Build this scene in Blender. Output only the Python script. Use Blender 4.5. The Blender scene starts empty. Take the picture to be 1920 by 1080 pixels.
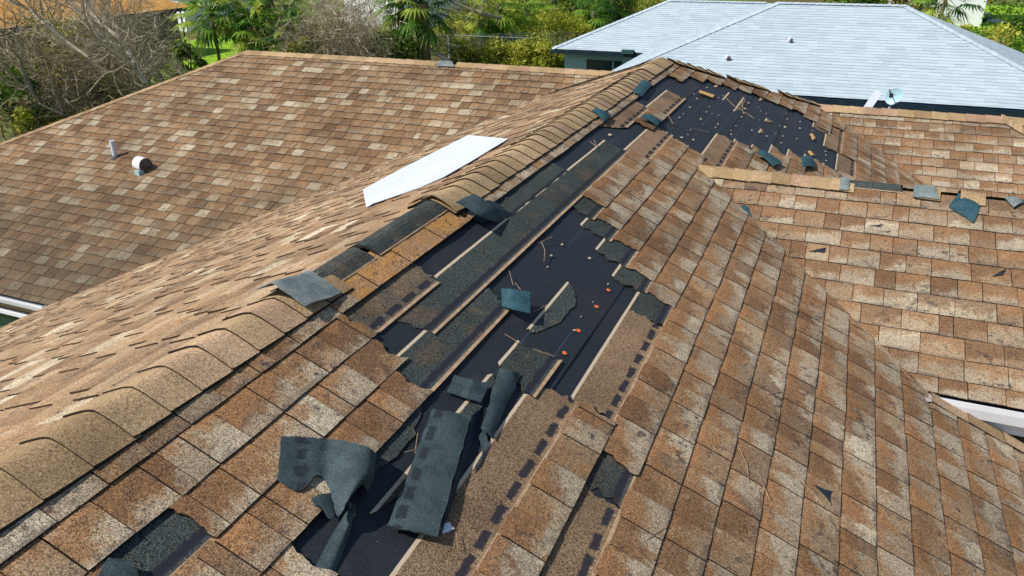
import bpy, math, random
from mathutils import Vector as V
R = random.Random(7)
sc = bpy.context.scene
# ------------------------------------------------------------------ camera, sky, sun, exposure
F, YAW, PITCH, ROLL = 1435.3, -0.40251, 0.43524, -0.0100
CAM = V((1.649, 0.0, 1.1364))
fw = V((math.sin(YAW)*math.cos(PITCH), math.cos(YAW)*math.cos(PITCH), -math.sin(PITCH)))
rt = V((math.cos(YAW), -math.sin(YAW), 0)); up = rt.cross(fw)
rt, up = math.cos(ROLL)*rt+math.sin(ROLL)*up, -math.sin(ROLL)*rt+math.cos(ROLL)*up
cd = bpy.data.cameras.new('camera'); cam = bpy.data.objects.new('camera', cd); sc.collection.objects.link(cam)
cd.sensor_width = 36; cd.lens = F/1920*36; cd.clip_start = .05; cd.clip_end = 3000
from mathutils import Matrix
m = Matrix((rt, up, -fw)).transposed().to_4x4(); m.translation = CAM; cam.matrix_world = m
sc.camera = cam
world = bpy.data.worlds.new('World'); sc.world = world; world.use_nodes = True
wn = world.node_tree.nodes; sky = wn.new('ShaderNodeTexSky'); sky.sky_type = 'NISHITA'; sky.sun_disc = False
SUN = V((-.496, -.419, .760)).normalized()
sky.sun_elevation = math.asin(SUN.z); sky.sun_rotation = math.atan2(SUN.x, SUN.y)
world.node_tree.links.new(sky.outputs[0], wn['Background'].inputs[0]); wn['Background'].inputs[1].default_value = .115
sd = bpy.data.lights.new('sun', 'SUN'); sd.energy = 5.0; sd.angle = math.radians(.6); sd.color = (1, .95, .87)
so = bpy.data.objects.new('sun', sd); sc.collection.objects.link(so)
so.rotation_euler = (-SUN).to_track_quat('-Z', 'Y').to_euler(); so.location = (-10, -8, 15)
sc.view_settings.view_transform = 'Standard'; sc.view_settings.look = 'None'
sc.view_settings.exposure = 0.02; sc.view_settings.gamma = 1
# ------------------------------------------------------------------ roof geometry (metres)
S = .42708; NR = math.sqrt(1+S*S); E = .143; D = E/NR
Y1, PA, WC, Y3, WL, WE = 7.591, 1.4357, 1.2512, 9.8986, 5.8032, 4.8497
QX, Y2 = .8313, 5.2361
VX, VY, VZ = 2.278, 3.79, -.973
GZ = -5.3
C = sc.collection
def ray(px, py): return fw + rt*((px-960)/F) - up*((py-540)/F)
def hit(px, py, n, p0):
    n = V(n); v = ray(px, py); return CAM + v*((V(p0)-CAM).dot(n)/v.dot(n))
NM = V((S, 0, 1)).normalized(); NL = V((-S, 0, 1)).normalized(); NW = V((0, -S, 1)).normalized()
def PM(px, py, h=0): return hit(px, py, NM, NM*h)                      # a point on the main slope
def PL(px, py, h=0): return hit(px, py, NL, NL*h)
def PW2(px, py, h=0): return hit(px, py, NW, V((0, Y2, -S*QX))+NW*h)
def PG(px, py, z=GZ): return hit(px, py, (0, 0, 1), (0, 0, z))
def MS(k, y, h=0): return V((k*D, y, -S*k*D)) + NM*h
# ------------------------------------------------------------------ objects
def tag(o, label=None, cat=None, group=None, kind=None):
    for k, v in (('label', label), ('category', cat), ('group', group), ('kind', kind)):
        if v: o[k] = v
    return o
def empty(name, loc, label, cat, group=None):
    o = bpy.data.objects.new(name, None); C.objects.link(o); o.location = loc; o.empty_display_size = .2
    o['_l'] = 1; del o['_l']
    return tag(o, label, cat, group)
class MB:
    def __init__(s): s.v = []; s.f = []; s.uv = []; s.t = []; s.sm = False
    def add(s, p, uv=(0, 0), t=(.5, .5, .5)):
        s.v.append(tuple(p)); s.uv.append(uv); s.t.append((t[0], t[1], t[2], 1)); return len(s.v)-1
    def quad(s, *ps, uv=None, t=(.5, .5, .5)):
        i = [s.add(p, uv[k] if uv else (0, 0), t) for k, p in enumerate(ps)]; s.f.append(i)
    def grid(s, rows, uvs=None, ts=None, t=(.5, .5, .5)):
        ids = [[s.add(p, uvs[i][j] if uvs else (j/max(1, len(r)-1), i/max(1, len(rows)-1)), ts[i][j] if ts else t) for j, p in enumerate(r)] for i, r in enumerate(rows)]
        for i in range(len(rows)-1):
            for j in range(len(rows[0])-1):
                s.f.append([ids[i][j], ids[i][j+1], ids[i+1][j+1], ids[i+1][j]])
        return ids
    def box(s, c, sx, sy, sz, rot=0, t=(.5, .5, .5)):
        c = V(c); cr, sr = math.cos(rot), math.sin(rot); b = len(s.v)
        for dx, dy, dz in ((-1,-1,-1),(1,-1,-1),(1,1,-1),(-1,1,-1),(-1,-1,1),(1,-1,1),(1,1,1),(-1,1,1)):
            x, y = dx*sx/2, dy*sy/2; s.add((c.x+x*cr-y*sr, c.y+x*sr+y*cr, c.z+dz*sz/2), t=t)
        for q in ((0,3,2,1),(4,5,6,7),(0,1,5,4),(1,2,6,5),(2,3,7,6),(3,0,4,7)): s.f.append([b+i for i in q])
    def beam(s, a, b_, w, h, t=(.5, .5, .5), upv=(0, 0, 1)):
        a, b_ = V(a), V(b_); d = (b_-a).normalized(); n = d.cross(V(upv)).normalized(); u = n.cross(d).normalized(); k = len(s.v)
        for p in (a, b_):
            for i, j in ((-1,-1),(1,-1),(1,1),(-1,1)): s.add(p+n*(w/2*i)+u*(h/2*j), t=t)
        for q in ((0,1,5,4),(1,2,6,5),(2,3,7,6),(3,0,4,7),(0,3,2,1),(4,5,6,7)): s.f.append([k+i for i in q])
    def tube(s, pts, rad, n=5, t=(.5, .5, .5)):
        pts = [V(p) for p in pts]; prev = None
        for i, p in enumerate(pts):
            d = (pts[min(i+1, len(pts)-1)]-pts[max(i-1, 0)]).normalized()
            a = d.orthogonal().normalized() if prev is None else (prev - d*prev.dot(d)).normalized()
            prev = a; b = d.cross(a); r_ = rad[i] if isinstance(rad, (list, tuple)) else rad
            ring = [s.add(p+(a*math.cos(6.2832*k/n)+b*math.sin(6.2832*k/n))*r_, (k/n, i), t) for k in range(n)]
            if i: 
                for k in range(n): s.f.append([last[k], last[(k+1) % n], ring[(k+1) % n], ring[k]])
            else: s.f.append(ring[::-1])
            last = ring
        s.f.append(last)
    def build(s, name, mat, parent=None, smooth=False, rec=None):
        me = bpy.data.meshes.new(name)
        vs = s.v; o = V((0, 0, 0))
        if parent is None and rec is not False and vs:
            xs = [v[0] for v in vs]; ys = [v[1] for v in vs]; zs = [v[2] for v in vs]
            o = V(((min(xs)+max(xs))/2, (min(ys)+max(ys))/2, min(zs)))
            vs = [(v[0]-o.x, v[1]-o.y, v[2]-o.z) for v in vs]
        me.from_pydata(vs, [], s.f)
        a = me.attributes.new('tuv', 'FLOAT2', 'POINT'); a.data.foreach_set('vector', [x for u in s.uv for x in u])
        a = me.attributes.new('tint', 'FLOAT_COLOR', 'POINT'); a.data.foreach_set('color', [x for u in s.t for x in u])
        me.materials.append(mat)
        if smooth: me.polygons.foreach_set('use_smooth', [True]*len(me.polygons))
        me.update()
        ob = bpy.data.objects.new(name, me); C.objects.link(ob); ob.location = o
        if parent is not None:
            ob.parent = parent
            ob.location = -wloc(parent)
        return ob
def wloc(o):
    l = o.location.copy()
    while o.parent: o = o.parent; l += o.location
    return l
# ------------------------------------------------------------------ materials
class NT:
    def __init__(s, name, rough=.9, spec=.3):
        s.m = bpy.data.materials.new(name); s.m.use_nodes = True; s.n = s.m.node_tree.nodes; s.l = s.m.node_tree.links
        s.b = s.n['Principled BSDF']; s.b.inputs['Roughness'].default_value = rough; s.b.inputs['Specular IOR Level'].default_value = spec
    def new(s, t, **k):
        n = s.n.new(t)
        for a, v in k.items(): setattr(n, a, v)
        return n
    def attr(s, name): return s.new('ShaderNodeAttribute', attribute_name=name)
    def set(s, sock, v):
        if isinstance(v, (int, float)): sock.default_value = v
        elif isinstance(v, tuple): sock.default_value = v if len(v) == len(sock.default_value) else v+(1,)
        else: s.l.new(v, sock)
    def math(s, op, a, b=0, c=None, clamp=False):
        n = s.new('ShaderNodeMath', operation=op); n.use_clamp = clamp; s.set(n.inputs[0], a); s.set(n.inputs[1], b)
        if c is not None: s.set(n.inputs[2], c)
        return n.outputs[0]
    def noise(s, scale, detail=2, rough=.5, vec=None, w=None):
        n = s.new('ShaderNodeTexNoise'); n.inputs['Scale'].default_value = scale; n.inputs['Detail'].default_value = detail; n.inputs['Roughness'].default_value = rough
        s.l.new(vec if vec is not None else s.obj(), n.inputs['Vector']); return n.outputs[0]
    def obj(s):
        if not hasattr(s, 'tc'): s.tc = s.new('ShaderNodeTexCoord')
        return s.tc.outputs['Object']
    def ramp(s, f, stops, interp='LINEAR'):
        n = s.new('ShaderNodeValToRGB'); n.color_ramp.interpolation = interp; e = n.color_ramp.elements
        while len(e) < len(stops): e.new(.5)
        for q, (p, c) in zip(e, stops): q.position = p; q.color = c+(1,) if len(c) == 3 else c
        s.l.new(f, n.inputs[0]); return n.outputs[0]
    def mix(s, f, a, b, bt='MIX'):
        n = s.new('ShaderNodeMix', data_type='RGBA', blend_type=bt); s.set(n.inputs[0], f); s.set(n.inputs[6], a); s.set(n.inputs[7], b); return n.outputs[2]
    def sstep(s, v, lo, hi, a=0., b=1.):
        n = s.new('ShaderNodeMapRange', interpolation_type='SMOOTHSTEP'); s.set(n.inputs[0], v); s.set(n.inputs[1], lo); s.set(n.inputs[2], hi); s.set(n.inputs[3], a); s.set(n.inputs[4], b); return n.outputs[0]
    def sep(s, c):
        n = s.new('ShaderNodeSeparateXYZ'); s.l.new(c, n.inputs[0]); return n.outputs
    def bump(s, h, st, dist=.002):
        n = s.new('ShaderNodeBump'); n.inputs['Strength'].default_value = st; n.inputs['Distance'].default_value = dist; s.l.new(h, n.inputs['Height']); s.l.new(n.outputs[0], s.b.inputs['Normal'])
    def col(s, c): s.set(s.b.inputs['Base Color'], c); return s.m
def granule(t, c, amt=.55, sc1=260):
    g = t.noise(sc1, 2, .75); g2 = t.noise(95, 2, .7)
    k = t.math('ADD', t.sstep(g, .3, .7, 1-amt, 1+amt*1.05), t.sstep(g2, .3, .7, -.22, .22)); k = t.math('MULTIPLY', k, t.sstep(t.noise(1.4, 4, .65), .35, .68, 1.12, .74))
    n = t.new('ShaderNodeVectorMath', operation='SCALE'); t.l.new(c, n.inputs[0]); t.l.new(k, n.inputs[3]); t.bump(g, .5, .003)
    sp = t.sstep(t.noise(330, 1, .5), .66, .72)
    o = t.mix(t.sstep(t.noise(210, 1, .6), .56, .64, 0, .5), n.outputs[0], t.mix(1., n.outputs[0], (.62, .55, .85), 'MULTIPLY'))
    return t.mix(t.math('MULTIPLY', sp, .5), o, (.56, .50, .42))
def m_shingle(name, sat=1.0, rust=1.0, val=1.0, gr=.62, lowk=1., edge=(.03, .024, .022)):
    t = NT(name, .95, .15); ti = t.sep(t.attr('tint').outputs['Vector']); uv = t.sep(t.attr('tuv').outputs['Vector'])
    base = t.ramp(ti[0], [(0, (.165, .10, .058)), (.22, (.25, .155, .09)), (.45, (.33, .22, .135)), (.62, (.29, .175, .095)), (.8, (.36, .255, .165)), (.91, (.42, .35, .26)), (1, (.56, .50, .41))])
    rst = t.ramp(ti[1], [(0, (.16, .08, .04)), (.5, (.31, .15, .062)), (1, (.23, .125, .07))])
    gry = t.ramp(ti[2], [(0, (.25, .20, .165)), (.5, (.35, .29, .235)), (1, (.44, .39, .33))])
    n1 = t.noise(9, 3, .6); n2 = t.noise(26, 3, .7)
    v = t.math('ADD', uv[1], t.math('MULTIPLY', t.math('SUBTRACT', n1, .5), 1.6))
    v = t.math('ADD', v, t.math('MULTIPLY', t.math('SUBTRACT', ti[1], .5), .5))
    v = t.math('ADD', v, t.math('MULTIPLY', t.math('SUBTRACT', t.noise(70, 3, .8), .5), .9)); v = t.math('ADD', v, t.math('MULTIPLY', t.math('SUBTRACT', uv[0], .5), .25))
    top = t.math('MULTIPLY', t.sstep(v, .6, .3), .8*rust); low = t.math('MULTIPLY', t.sstep(v, .45, .85), t.sstep(ti[2], .15, .6, .25*lowk, .85*lowk))
    c = t.mix(low, base, gry); c = t.mix(top, c, rst)
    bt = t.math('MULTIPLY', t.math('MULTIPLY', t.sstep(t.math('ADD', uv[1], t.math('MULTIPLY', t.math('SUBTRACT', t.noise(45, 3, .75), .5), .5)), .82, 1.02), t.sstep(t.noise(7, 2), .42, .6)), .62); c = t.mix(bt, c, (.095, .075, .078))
    ora = t.math('MULTIPLY', t.sstep(t.noise(5.5, 3, .6), .58, .7), .5); c = t.mix(ora, c, (.36, .19, .075))
    c = t.mix(t.math('GREATER_THAN', ti[2], 1.2), c, t.mix(t.sstep(t.noise(11, 3, .7), .35, .65), (.46, .235, .06), (.36, .21, .12)))
    dk = t.math('MULTIPLY', t.sstep(n2, .53, .66), t.sstep(t.noise(3.3, 2), .42, .62, .2, .85)); dk = t.math('MULTIPLY', dk, t.sstep(uv[1], .1, .7, .35, 1.)); c = t.mix(dk, c, (.062, .047, .056))
    lc = t.math('MULTIPLY', t.sstep(t.noise(14, 4, .75), .6, .72), .35); c = t.mix(lc, c, (.50, .46, .42))
    hs = t.new('ShaderNodeHueSaturation'); hs.inputs['Saturation'].default_value = sat; hs.inputs['Value'].default_value = val; t.l.new(t.mix(1., granule(t, c, gr), (1.07, 1.02, .84), 'MULTIPLY'), hs.inputs['Color'])
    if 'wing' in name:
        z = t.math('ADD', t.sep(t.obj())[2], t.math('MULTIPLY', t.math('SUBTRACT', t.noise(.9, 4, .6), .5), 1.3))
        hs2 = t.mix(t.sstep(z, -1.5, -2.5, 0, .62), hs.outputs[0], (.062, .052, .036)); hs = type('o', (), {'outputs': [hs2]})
    side = t.math('GREATER_THAN', uv[1], 1.5)
    return t.col(t.mix(side, hs.outputs[0], edge))
M_SH = m_shingle('laminated_shingle', .95, .95, .92, .72); 
M_SHL = m_shingle('laminated_shingle_left', .92, .2, 1.04, .75, .25, (.075, .048, .03))
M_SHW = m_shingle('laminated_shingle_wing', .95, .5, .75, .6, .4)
M_SHR = m_shingle('laminated_shingle_right', .92, .85, .84)
def m_cap():
    t = NT('cap_shingle', .95, .15); ti = t.sep(t.attr('tint').outputs['Vector']); uv = t.sep(t.attr('tuv').outputs['Vector'])
    c = t.ramp(ti[0], [(0, (.29, .195, .10)), (.4, (.40, .285, .145)), (.75, (.44, .30, .18)), (1, (.38, .235, .15))])
    c = t.mix(t.sstep(t.noise(7, 3, .6), .5, .7, 0, .4), c, (.31, .20, .12))
    c = granule(t, c, .5)
    return t.col(t.mix(t.math('GREATER_THAN', uv[1], 1.5), c, (.03, .024, .02)))
M_CAP = m_cap()
def m_head():
    t = NT('shingle_headlap', .95, .15); ti = t.sep(t.attr('tint').outputs['Vector']); uv = t.sep(t.attr('tuv').outputs['Vector'])
    n1 = t.noise(8, 3, .6); f = t.sstep(t.math('ADD', ti[0], t.math('MULTIPLY', t.math('SUBTRACT', n1, .5), .9)), .2, .8)
    c = t.mix(f, (.042, .054, .050), (.235, .155, .088)); c = t.mix(t.sstep(t.noise(5, 2), .55, .7, 0, .5), c, (.13, .085, .05))
    c = granule(t, c, .8, 240)
    # black sealant dashes (or a smear) just above the tan line
    fr = t.math('ABSOLUTE', t.math('SUBTRACT', t.math('FRACT', t.math('MULTIPLY', t.math('ADD', uv[0], t.math('MULTIPLY', t.noise(12), .06)), 9.)), .5))
    vv = t.math('ADD', uv[1], t.math('MULTIPLY', t.math('SUBTRACT', t.noise(30, 3, .7), .5), .16))
    band = t.math('MULTIPLY', t.sstep(vv, .93, .98), t.sstep(vv, 1.16, 1.12))
    dash = t.math('MULTIPLY', band, t.math('MAXIMUM', t.sstep(fr, .40, .34), t.sstep(ti[0], .45, .3)))
    c = t.mix(t.math('MULTIPLY', dash, .93), c, (.02, .022, .032))
    tn = t.mix(t.sstep(t.noise(40, 3, .7), .4, .6), (.47, .33, .20), (.36, .235, .145))
    tan = t.sstep(uv[1], 1.205, 1.215); cr = t.sstep(t.math('ADD', uv[1], t.math('MULTIPLY', t.noise(30), .03)), .105, .09)
    c = t.mix(tan, c, tn); c = t.mix(cr, c, t.mix(t.noise(60, 2), (.50, .40, .27), (.62, .50, .36)))
    return t.col(t.mix(t.math('GREATER_THAN', uv[1], 1.5), c, (.035, .028, .022)))
M_HD = m_head()
def m_under():
    t = NT('roofing_felt', .62, .35); g = t.noise(3, 3, .6)
    c = t.mix(g, (.011, .014, .019), (.019, .024, .031)); c = t.mix(t.sstep(t.noise(1.1, 2), .5, .7, 0, .6), c, (.022, .018, .022))
    x = t.sep(t.obj())[0]; fr = t.math('FRACT', t.math('MULTIPLY', x, 1/(D*.93))); ln = t.math('MULTIPLY', t.sstep(t.math('ABSOLUTE', t.math('SUBTRACT', fr, .5)), .014, .006), t.sstep(t.noise(1.3, 1), .45, .55))
    c = t.mix(t.math('MULTIPLY', ln, .5), c, (.09, .13, .2)); t.bump(t.noise(9, 4), .5, .01); c = t.mix(t.sstep(t.noise(4.5, 5, .7), .55, .8, 0, .3), c, (.10, .09, .08))
    dst = t.math('MULTIPLY', t.sstep(t.noise(300, 1), .7, .76), .5); return t.col(t.mix(dst, c, (.3, .28, .25)))
M_UN = m_under()
def simple(name, a, b, scale=20, rough=.8, spec=.3, metal=0, bump=0):
    t = NT(name, rough, spec); t.b.inputs['Metallic'].default_value = metal; n = t.noise(scale, 4, .65)
    if bump: t.bump(n, bump, .01)
    return t.col(t.mix(t.sstep(n, .3, .7), a, b))
def m_back(name, a, b, spots=True, frq=6., b0=.1, b1=.3):
    t = NT(name, .8, .3); g = t.noise(240, 2, .7); c = t.mix(t.sstep(t.noise(14, 3, .6), .35, .65), a, b)
    k = t.sstep(g, .3, .7, .6, 1.45); n = t.new('ShaderNodeVectorMath', operation='SCALE'); t.l.new(c, n.inputs[0]); t.l.new(k, n.inputs[3]); c = n.outputs[0]
    if spots:
        uv = t.sep(t.attr('tuv').outputs['Vector'])
        vv = t.math('ADD', uv[1], t.math('MULTIPLY', t.math('SUBTRACT', t.noise(30, 3, .7), .5), .16))
        fr = t.math('ABSOLUTE', t.math('SUBTRACT', t.math('FRACT', t.math('MULTIPLY', t.math('ADD', uv[0], t.math('MULTIPLY', t.noise(9), .1)), frq)), .5))
        d = t.math('MULTIPLY', t.math('MULTIPLY', t.sstep(vv, b0, b0+.03), t.sstep(vv, b1, b1-.03)), t.sstep(fr, .36, .28)); c = t.mix(t.math('MULTIPLY', d, .85), c, (.012, .016, .022))
    c = t.mix(t.math('MULTIPLY', t.sstep(t.noise(400, 1), .68, .74), .4), c, (.3, .38, .38))
    return t.col(c)
M_BK = m_back('shingle_back', (.026, .043, .048), (.048, .072, .078))
M_BK1 = m_back('shingle_back_curled', (.026, .043, .048), (.048, .072, .078), True, 3.6, .07, .17)
M_BK2 = m_back('shingle_back_plain', (.024, .040, .046), (.044, .068, .075), False)
M_TEAL = m_back('shingle_back_teal', (.016, .055, .075), (.030, .085, .108), False)
M_GREY = m_back('cap_back_grey', (.12, .15, .15), (.20, .23, .225), False)
M_CRUMB = simple('shingle_crumb', (.40, .30, .20), (.60, .52, .42), 60)
M_WHITE = simple('white_paint', (.74, .76, .80), (.80, .82, .86), 5, .5)
M_SHEET = simple('white_sheet', (.56, .60, .68), (.63, .67, .74), 2, .5)
M_ORG = simple('orange_plastic', (.62, .10, .02), (.75, .17, .04), 60, .4, .5)
M_TWIG = simple('dry_twig', (.24, .14, .08), (.42, .28, .18), 30)
M_WOOD = simple('splintered_wood', (.52, .27, .08), (.62, .38, .16), 40)
M_PVC = simple('grey_pvc', (.55, .62, .68), (.66, .72, .78), 8, .35, .5)
M_VENT = simple('galvanised_vent', (.62, .63, .66), (.72, .73, .76), 8, .35, .5)
M_VDARK = simple('vent_mouth', (.08, .075, .09), (.12, .11, .125), 20)
M_STUCCO = simple('tan_stucco', (.42, .28, .13), (.50, .35, .18), 30)
M_GLASS = simple('dark_glass', (.012, .035, .035), (.02, .05, .05), 2, .08, .6)
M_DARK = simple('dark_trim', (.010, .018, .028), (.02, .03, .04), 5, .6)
# ------------------------------------------------------------------ the house
house = empty('house', (0, 4, GZ), 'large house with brown hip roof, shingles torn off down to black felt, filling the foreground', 'house')
def noise1(seed):
    rr = random.Random(seed); tb = [rr.uniform(-1, 1) for _ in range(256)]
    def f(x):
        i = math.floor(x); u = x-i; u = u*u*(3-2*u); return tb[i % 256]*(1-u)+tb[(i+1) % 256]*u
    return f
def field(name, mat, parent, A0, ea, ed, j0, j1, rng, ivals=None, seed=1, w=(.13, .24), light=.1, bmax=99, missing=0, warp=.0035, rough=1., base=.002, gap=.0017, alt=(.0010, .0030)):
    """courses of laminated shingles on one roof face; a runs along the courses, b down the slope"""
    A0, ea, ed = V(A0), V(ea).normalized(), V(ed).normalized(); n = ea.cross(ed).normalized()
    if n.z < 0: n = -n
    rr = random.Random(seed); mb = MB(); nz = noise1(seed); n2 = noise1(seed+5)
    for j in range(j0, j1):
        b0, b1 = (j+.3)*E-.012, min((j+1.3)*E, bmax)
        if b0 >= b1: continue
        spans = (ivals(j) if ivals else None) or [(-99, 99)]
        for (s0, s1) in spans:
            for (lo, hi) in rng((b0+b1)/2):
                a = max(lo(b0), lo(b1), -99) if False else max(min(lo(b0), lo(b1)), s0); end = min(max(hi(b0), hi(b1)), s1)
                if end-a < .01: continue
                a -= rr.random()*.1 if a > s0 else 0
                e0, e1 = seed*13+j*7+s0, seed*17+j*5+s1
                cnt = rr.randrange(2); tr = rr.random()
                while a < end:
                    wd = rr.uniform(*w)*(1 if rr.random() > .14 else .55); a2 = min(a+wd, end)
                    if end-a2 < .03: a2 = end
                    if missing and rr.random() < missing: a = a2; continue
                    cnt += 1; dd = alt[cnt % 2] + rr.uniform(-.0005, .0005)
                    if rr.random() < .45: tr = rr.random()
                    tt = rr.random()*.88+rr.uniform(-.05, .05)
                    if rr.random() < light: tt = rr.uniform(.9, 1)
                    t = (max(0, tt), rr.random(), rr.random())
                    lift = rr.uniform(0, .0008)*rough + (rr.uniform(.002, .005) if rr.random() < .012*rough else 0)
                    if seed == 11 and j <= 1 and 1.98 < a < 3.1: t = (t[0], t[1], 2.)
                    rows = []; uvs = []
                    nr = 12 if (a <= s0+1e-6 or a2 >= s1-1e-6) else 4
                    jl, jr_ = rr.uniform(-.002, .002), rr.uniform(-.002, .002)
                    for i in range(nr+1):
                        f = i/nr; b = b0+(b1-b0)*f
                        L, H = lo(b), hi(b)
                        x0 = a+gap; x1 = a2-gap
                        if a <= s0+1e-6: x0 += .020*nz(b*23+e0)+.010*n2(b*71+e0)*nz(b*31+e1)+.004*n2(b*260)
                        if a2 >= s1-1e-6: x1 += .020*nz(b*23+e1)+.010*n2(b*71+e1)*nz(b*31+e0)+.004*n2(b*260+9)
                        x0 = min(max(x0, L), H); x1 = min(max(x1, L), H)
                        row = []; ur = []
                        for q in (0, .5, 1):
                            x = x0+(x1-x0)*q; bb = b + (warp*(nz(x*3.1+j*9.7)+.5*n2(x*11+j*3)) + (jl if q < .5 else jr_)*.3 if i == nr else 0)
                            h = .003+.007*((b/E)-(j-1))/2.3+.0015+(dd+base)*(1 if i > 0 else .2)+lift*f*f+.0012*nz(x*5+j)*f
                            row.append(A0+ea*x+ed*bb+n*h); ur.append((q, f))
                        rows.append(row); uvs.append(ur)
                    if (rows[0][2]-rows[0][0]).length + (rows[-1][2]-rows[-1][0]).length > .006:
                        mb.grid(rows, uvs, None, t)
                        th = .0045+dd+base
                        fr_ = [p - n*th for p in rows[-1]]
                        for q in (0, 1): mb.quad(rows[-1][q], rows[-1][q+1], fr_[q+1], fr_[q], uv=[(0, 2)]*4, t=t)
                        for c_ in (0, 2):
                            for i in range(1, nr):
                                p, q_ = rows[i][c_], rows[i+1][c_]; mb.quad(p, q_, q_-n*(dd+.003), p-n*(dd+.003), uv=[(0, 2)]*4, t=t)
                    a = a2
    return mb.build(name, mat, parent)
ST = 1/NR   # horizontal run per metre down the slope
HIP = lambda b: Y1+b*ST
LOW = lambda b: -2.6
XQ = QX*NR
def rng_main(b):
    out = []
    if b < XQ: out.append((LOW, HIP))
    else:
        if b < VX*NR: out.append((LOW, lambda q: max(VY, Y2-(q*ST-QX)) if q*ST < VX+.2 else VY))
        else: out.append((LOW, lambda q: VY))
        if b < (QX+ (Y1+2*PA-Y2+QX-QX)/2)*NR+.3:
            out.append((lambda q: Y2+(q*ST-QX), lambda q: min(Y1+q*ST, Y1+2*PA-q*ST)))
    return out
def TIV(j):
    far = {0: None, 1: 7.15, 2: 7.5, 3: 7.72, 4: 7.85, 5: 8.0, 6: 8.1, 7: 8.12, 8: 8.2, 9: 8.3, 10: 8.2, 11: 8.1, 12: 8.45, 13: 7.5}
    near = {1: [(-9, 1.96)], 2: [(-9, .85), (1.01, 1.93), (5.45, 5.95)], 3: [(-9, 1.85), (3.84, 4.85)], 4: [(-9, 1.12), (3.68, 5.52)],
            5: [(-9, .85), (3.56, 5.5)], 6: [(-9, .7), (3.35, 5.4)], 7: [(-9, 2.24), (3.22, 6.2)], 8: [(-9, .9), (2.05, 6.3)],
            9: [(-9, 6.55)], 10: [(-9, 6.72)], 11: [(-9, 6.8)], 12: [(-9, 6.85)], 13: [(-9, 6.9)]}
    if j in near: return near[j]+[(far[j], 99)]
    return None
slope = field('roof_slope', M_SH, house, (0, 0, 0), (0, 1, 0), (1, 0, -S), 0, 42, rng_main, TIV, 11, (.10, .155), .05, base=.0035, warp=.0022, rough=.25)
# left slope of the main ridge
VB = Y3+WC
field('roof_slope', M_SHL, house, (0, 0, 0), (0, 1, 0), (-1, 0, -S), 0, 47, lambda b: [(LOW, lambda q: min(Y1+q*ST, VB-q*ST))], None, 23, (.13, .24), .05, (WC+WE)*NR, .0, .004, 2.2, .0015, .0018, (.001, .0062))
# left wing, near and far faces
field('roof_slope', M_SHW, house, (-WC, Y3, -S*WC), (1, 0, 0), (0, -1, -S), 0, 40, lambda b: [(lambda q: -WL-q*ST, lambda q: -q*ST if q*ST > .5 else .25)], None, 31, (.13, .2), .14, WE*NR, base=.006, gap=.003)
# second right wing, near and far faces
field('roof_slope', M_SHR, house, (0, Y2, -S*QX), (1, 0, 0), (0, -1, -S), 0, 12, lambda b: [(lambda q: QX+q*ST, lambda q: 5.2)], None, 41, (.12, .21), .06, (Y2-VY)*NR)
field('roof_slope', M_SHR, house, (0, Y2, -S*QX), (1, 0, 0), (0, 1, -S), 0, 18, lambda b: [(lambda q: QX+q*ST, lambda q: 5.2)], None, 42, (.12, .21), .05, 2.2)
# far wing, near face with its end hip
ZP = -S*PA; YP = Y1+PA; XE = PA+1.785
field('roof_slope', M_SHR, house, (0, YP, ZP), (1, 0, 0), (0, -1, -S), 0, 26, lambda b: [(lambda q: PA+q*ST, lambda q: XE+q*ST)], None, 43, (.12, .2), .13, 3.4)
# faces turned away from the camera
def slab(name, pts, mat, t=(.5, .5, .5)):
    mb = MB(); i = [mb.add(p, (0, .5), t) for p in pts]; mb.f.append(i); return mb.build(name, mat, house)
ZE = -S*(WC+WE)
slab('roof_slope', [(0, Y1, 0), (-1.78, Y1+1.78, -S*1.78), (-1.78, 11.5, -S*3.9), (PA+2, 11.5, -S*3.9), (PA, YP, ZP)], M_SH)
slab('roof_slope', [(PA, YP, ZP), (XE, YP, ZP), (XE+2.5, YP+2.5, ZP-S*2.5), (PA, YP+2.5, ZP-S*2.5)], M_SH)
slab('roof_slope', [(XE, YP, ZP), (XE+3.2, YP-3.2, ZP-S*3.2), (XE+3.2, YP+3.2, ZP-S*3.2)], M_SH)
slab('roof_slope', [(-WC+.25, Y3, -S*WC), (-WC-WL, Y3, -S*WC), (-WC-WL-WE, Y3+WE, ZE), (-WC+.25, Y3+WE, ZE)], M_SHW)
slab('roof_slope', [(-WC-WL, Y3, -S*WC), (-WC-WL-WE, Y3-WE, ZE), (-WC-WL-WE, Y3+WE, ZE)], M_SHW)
# decking and felt below the shingles
def deck():
    mb = MB()
    def poly(*p): mb.f.append([mb.add(q) for q in p])
    z = lambda x, y, zz: V((x, y, zz-.012))
    poly(z(0, -2.6, 0), z(0, Y1, 0), z(-1.78, Y1+1.78, -S*1.78), z(-6.1, 5.05, ZE), z(-6.1, -2.6, ZE))
    poly(z(-WC+.25, Y3, -S*WC), z(-WC-WL, Y3, -S*WC), z(-WC-WL-WE, Y3-WE, ZE), z(-6.1, Y3-WE, ZE), z(-1.78, Y1+1.78, -S*1.78))
    poly(z(QX, Y2, -S*QX), z(5.2, Y2, -S*QX), z(5.2, VY, VZ), z(VX, VY, VZ))
    poly(z(PA, YP, ZP), z(XE, YP, ZP), z(XE+3.2, YP-3.2, ZP-S*3.2), z(PA+3.2, YP-3.2, ZP-S*3.2))
    return mb.build('roof_deck', M_UN, house)
deck()
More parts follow.
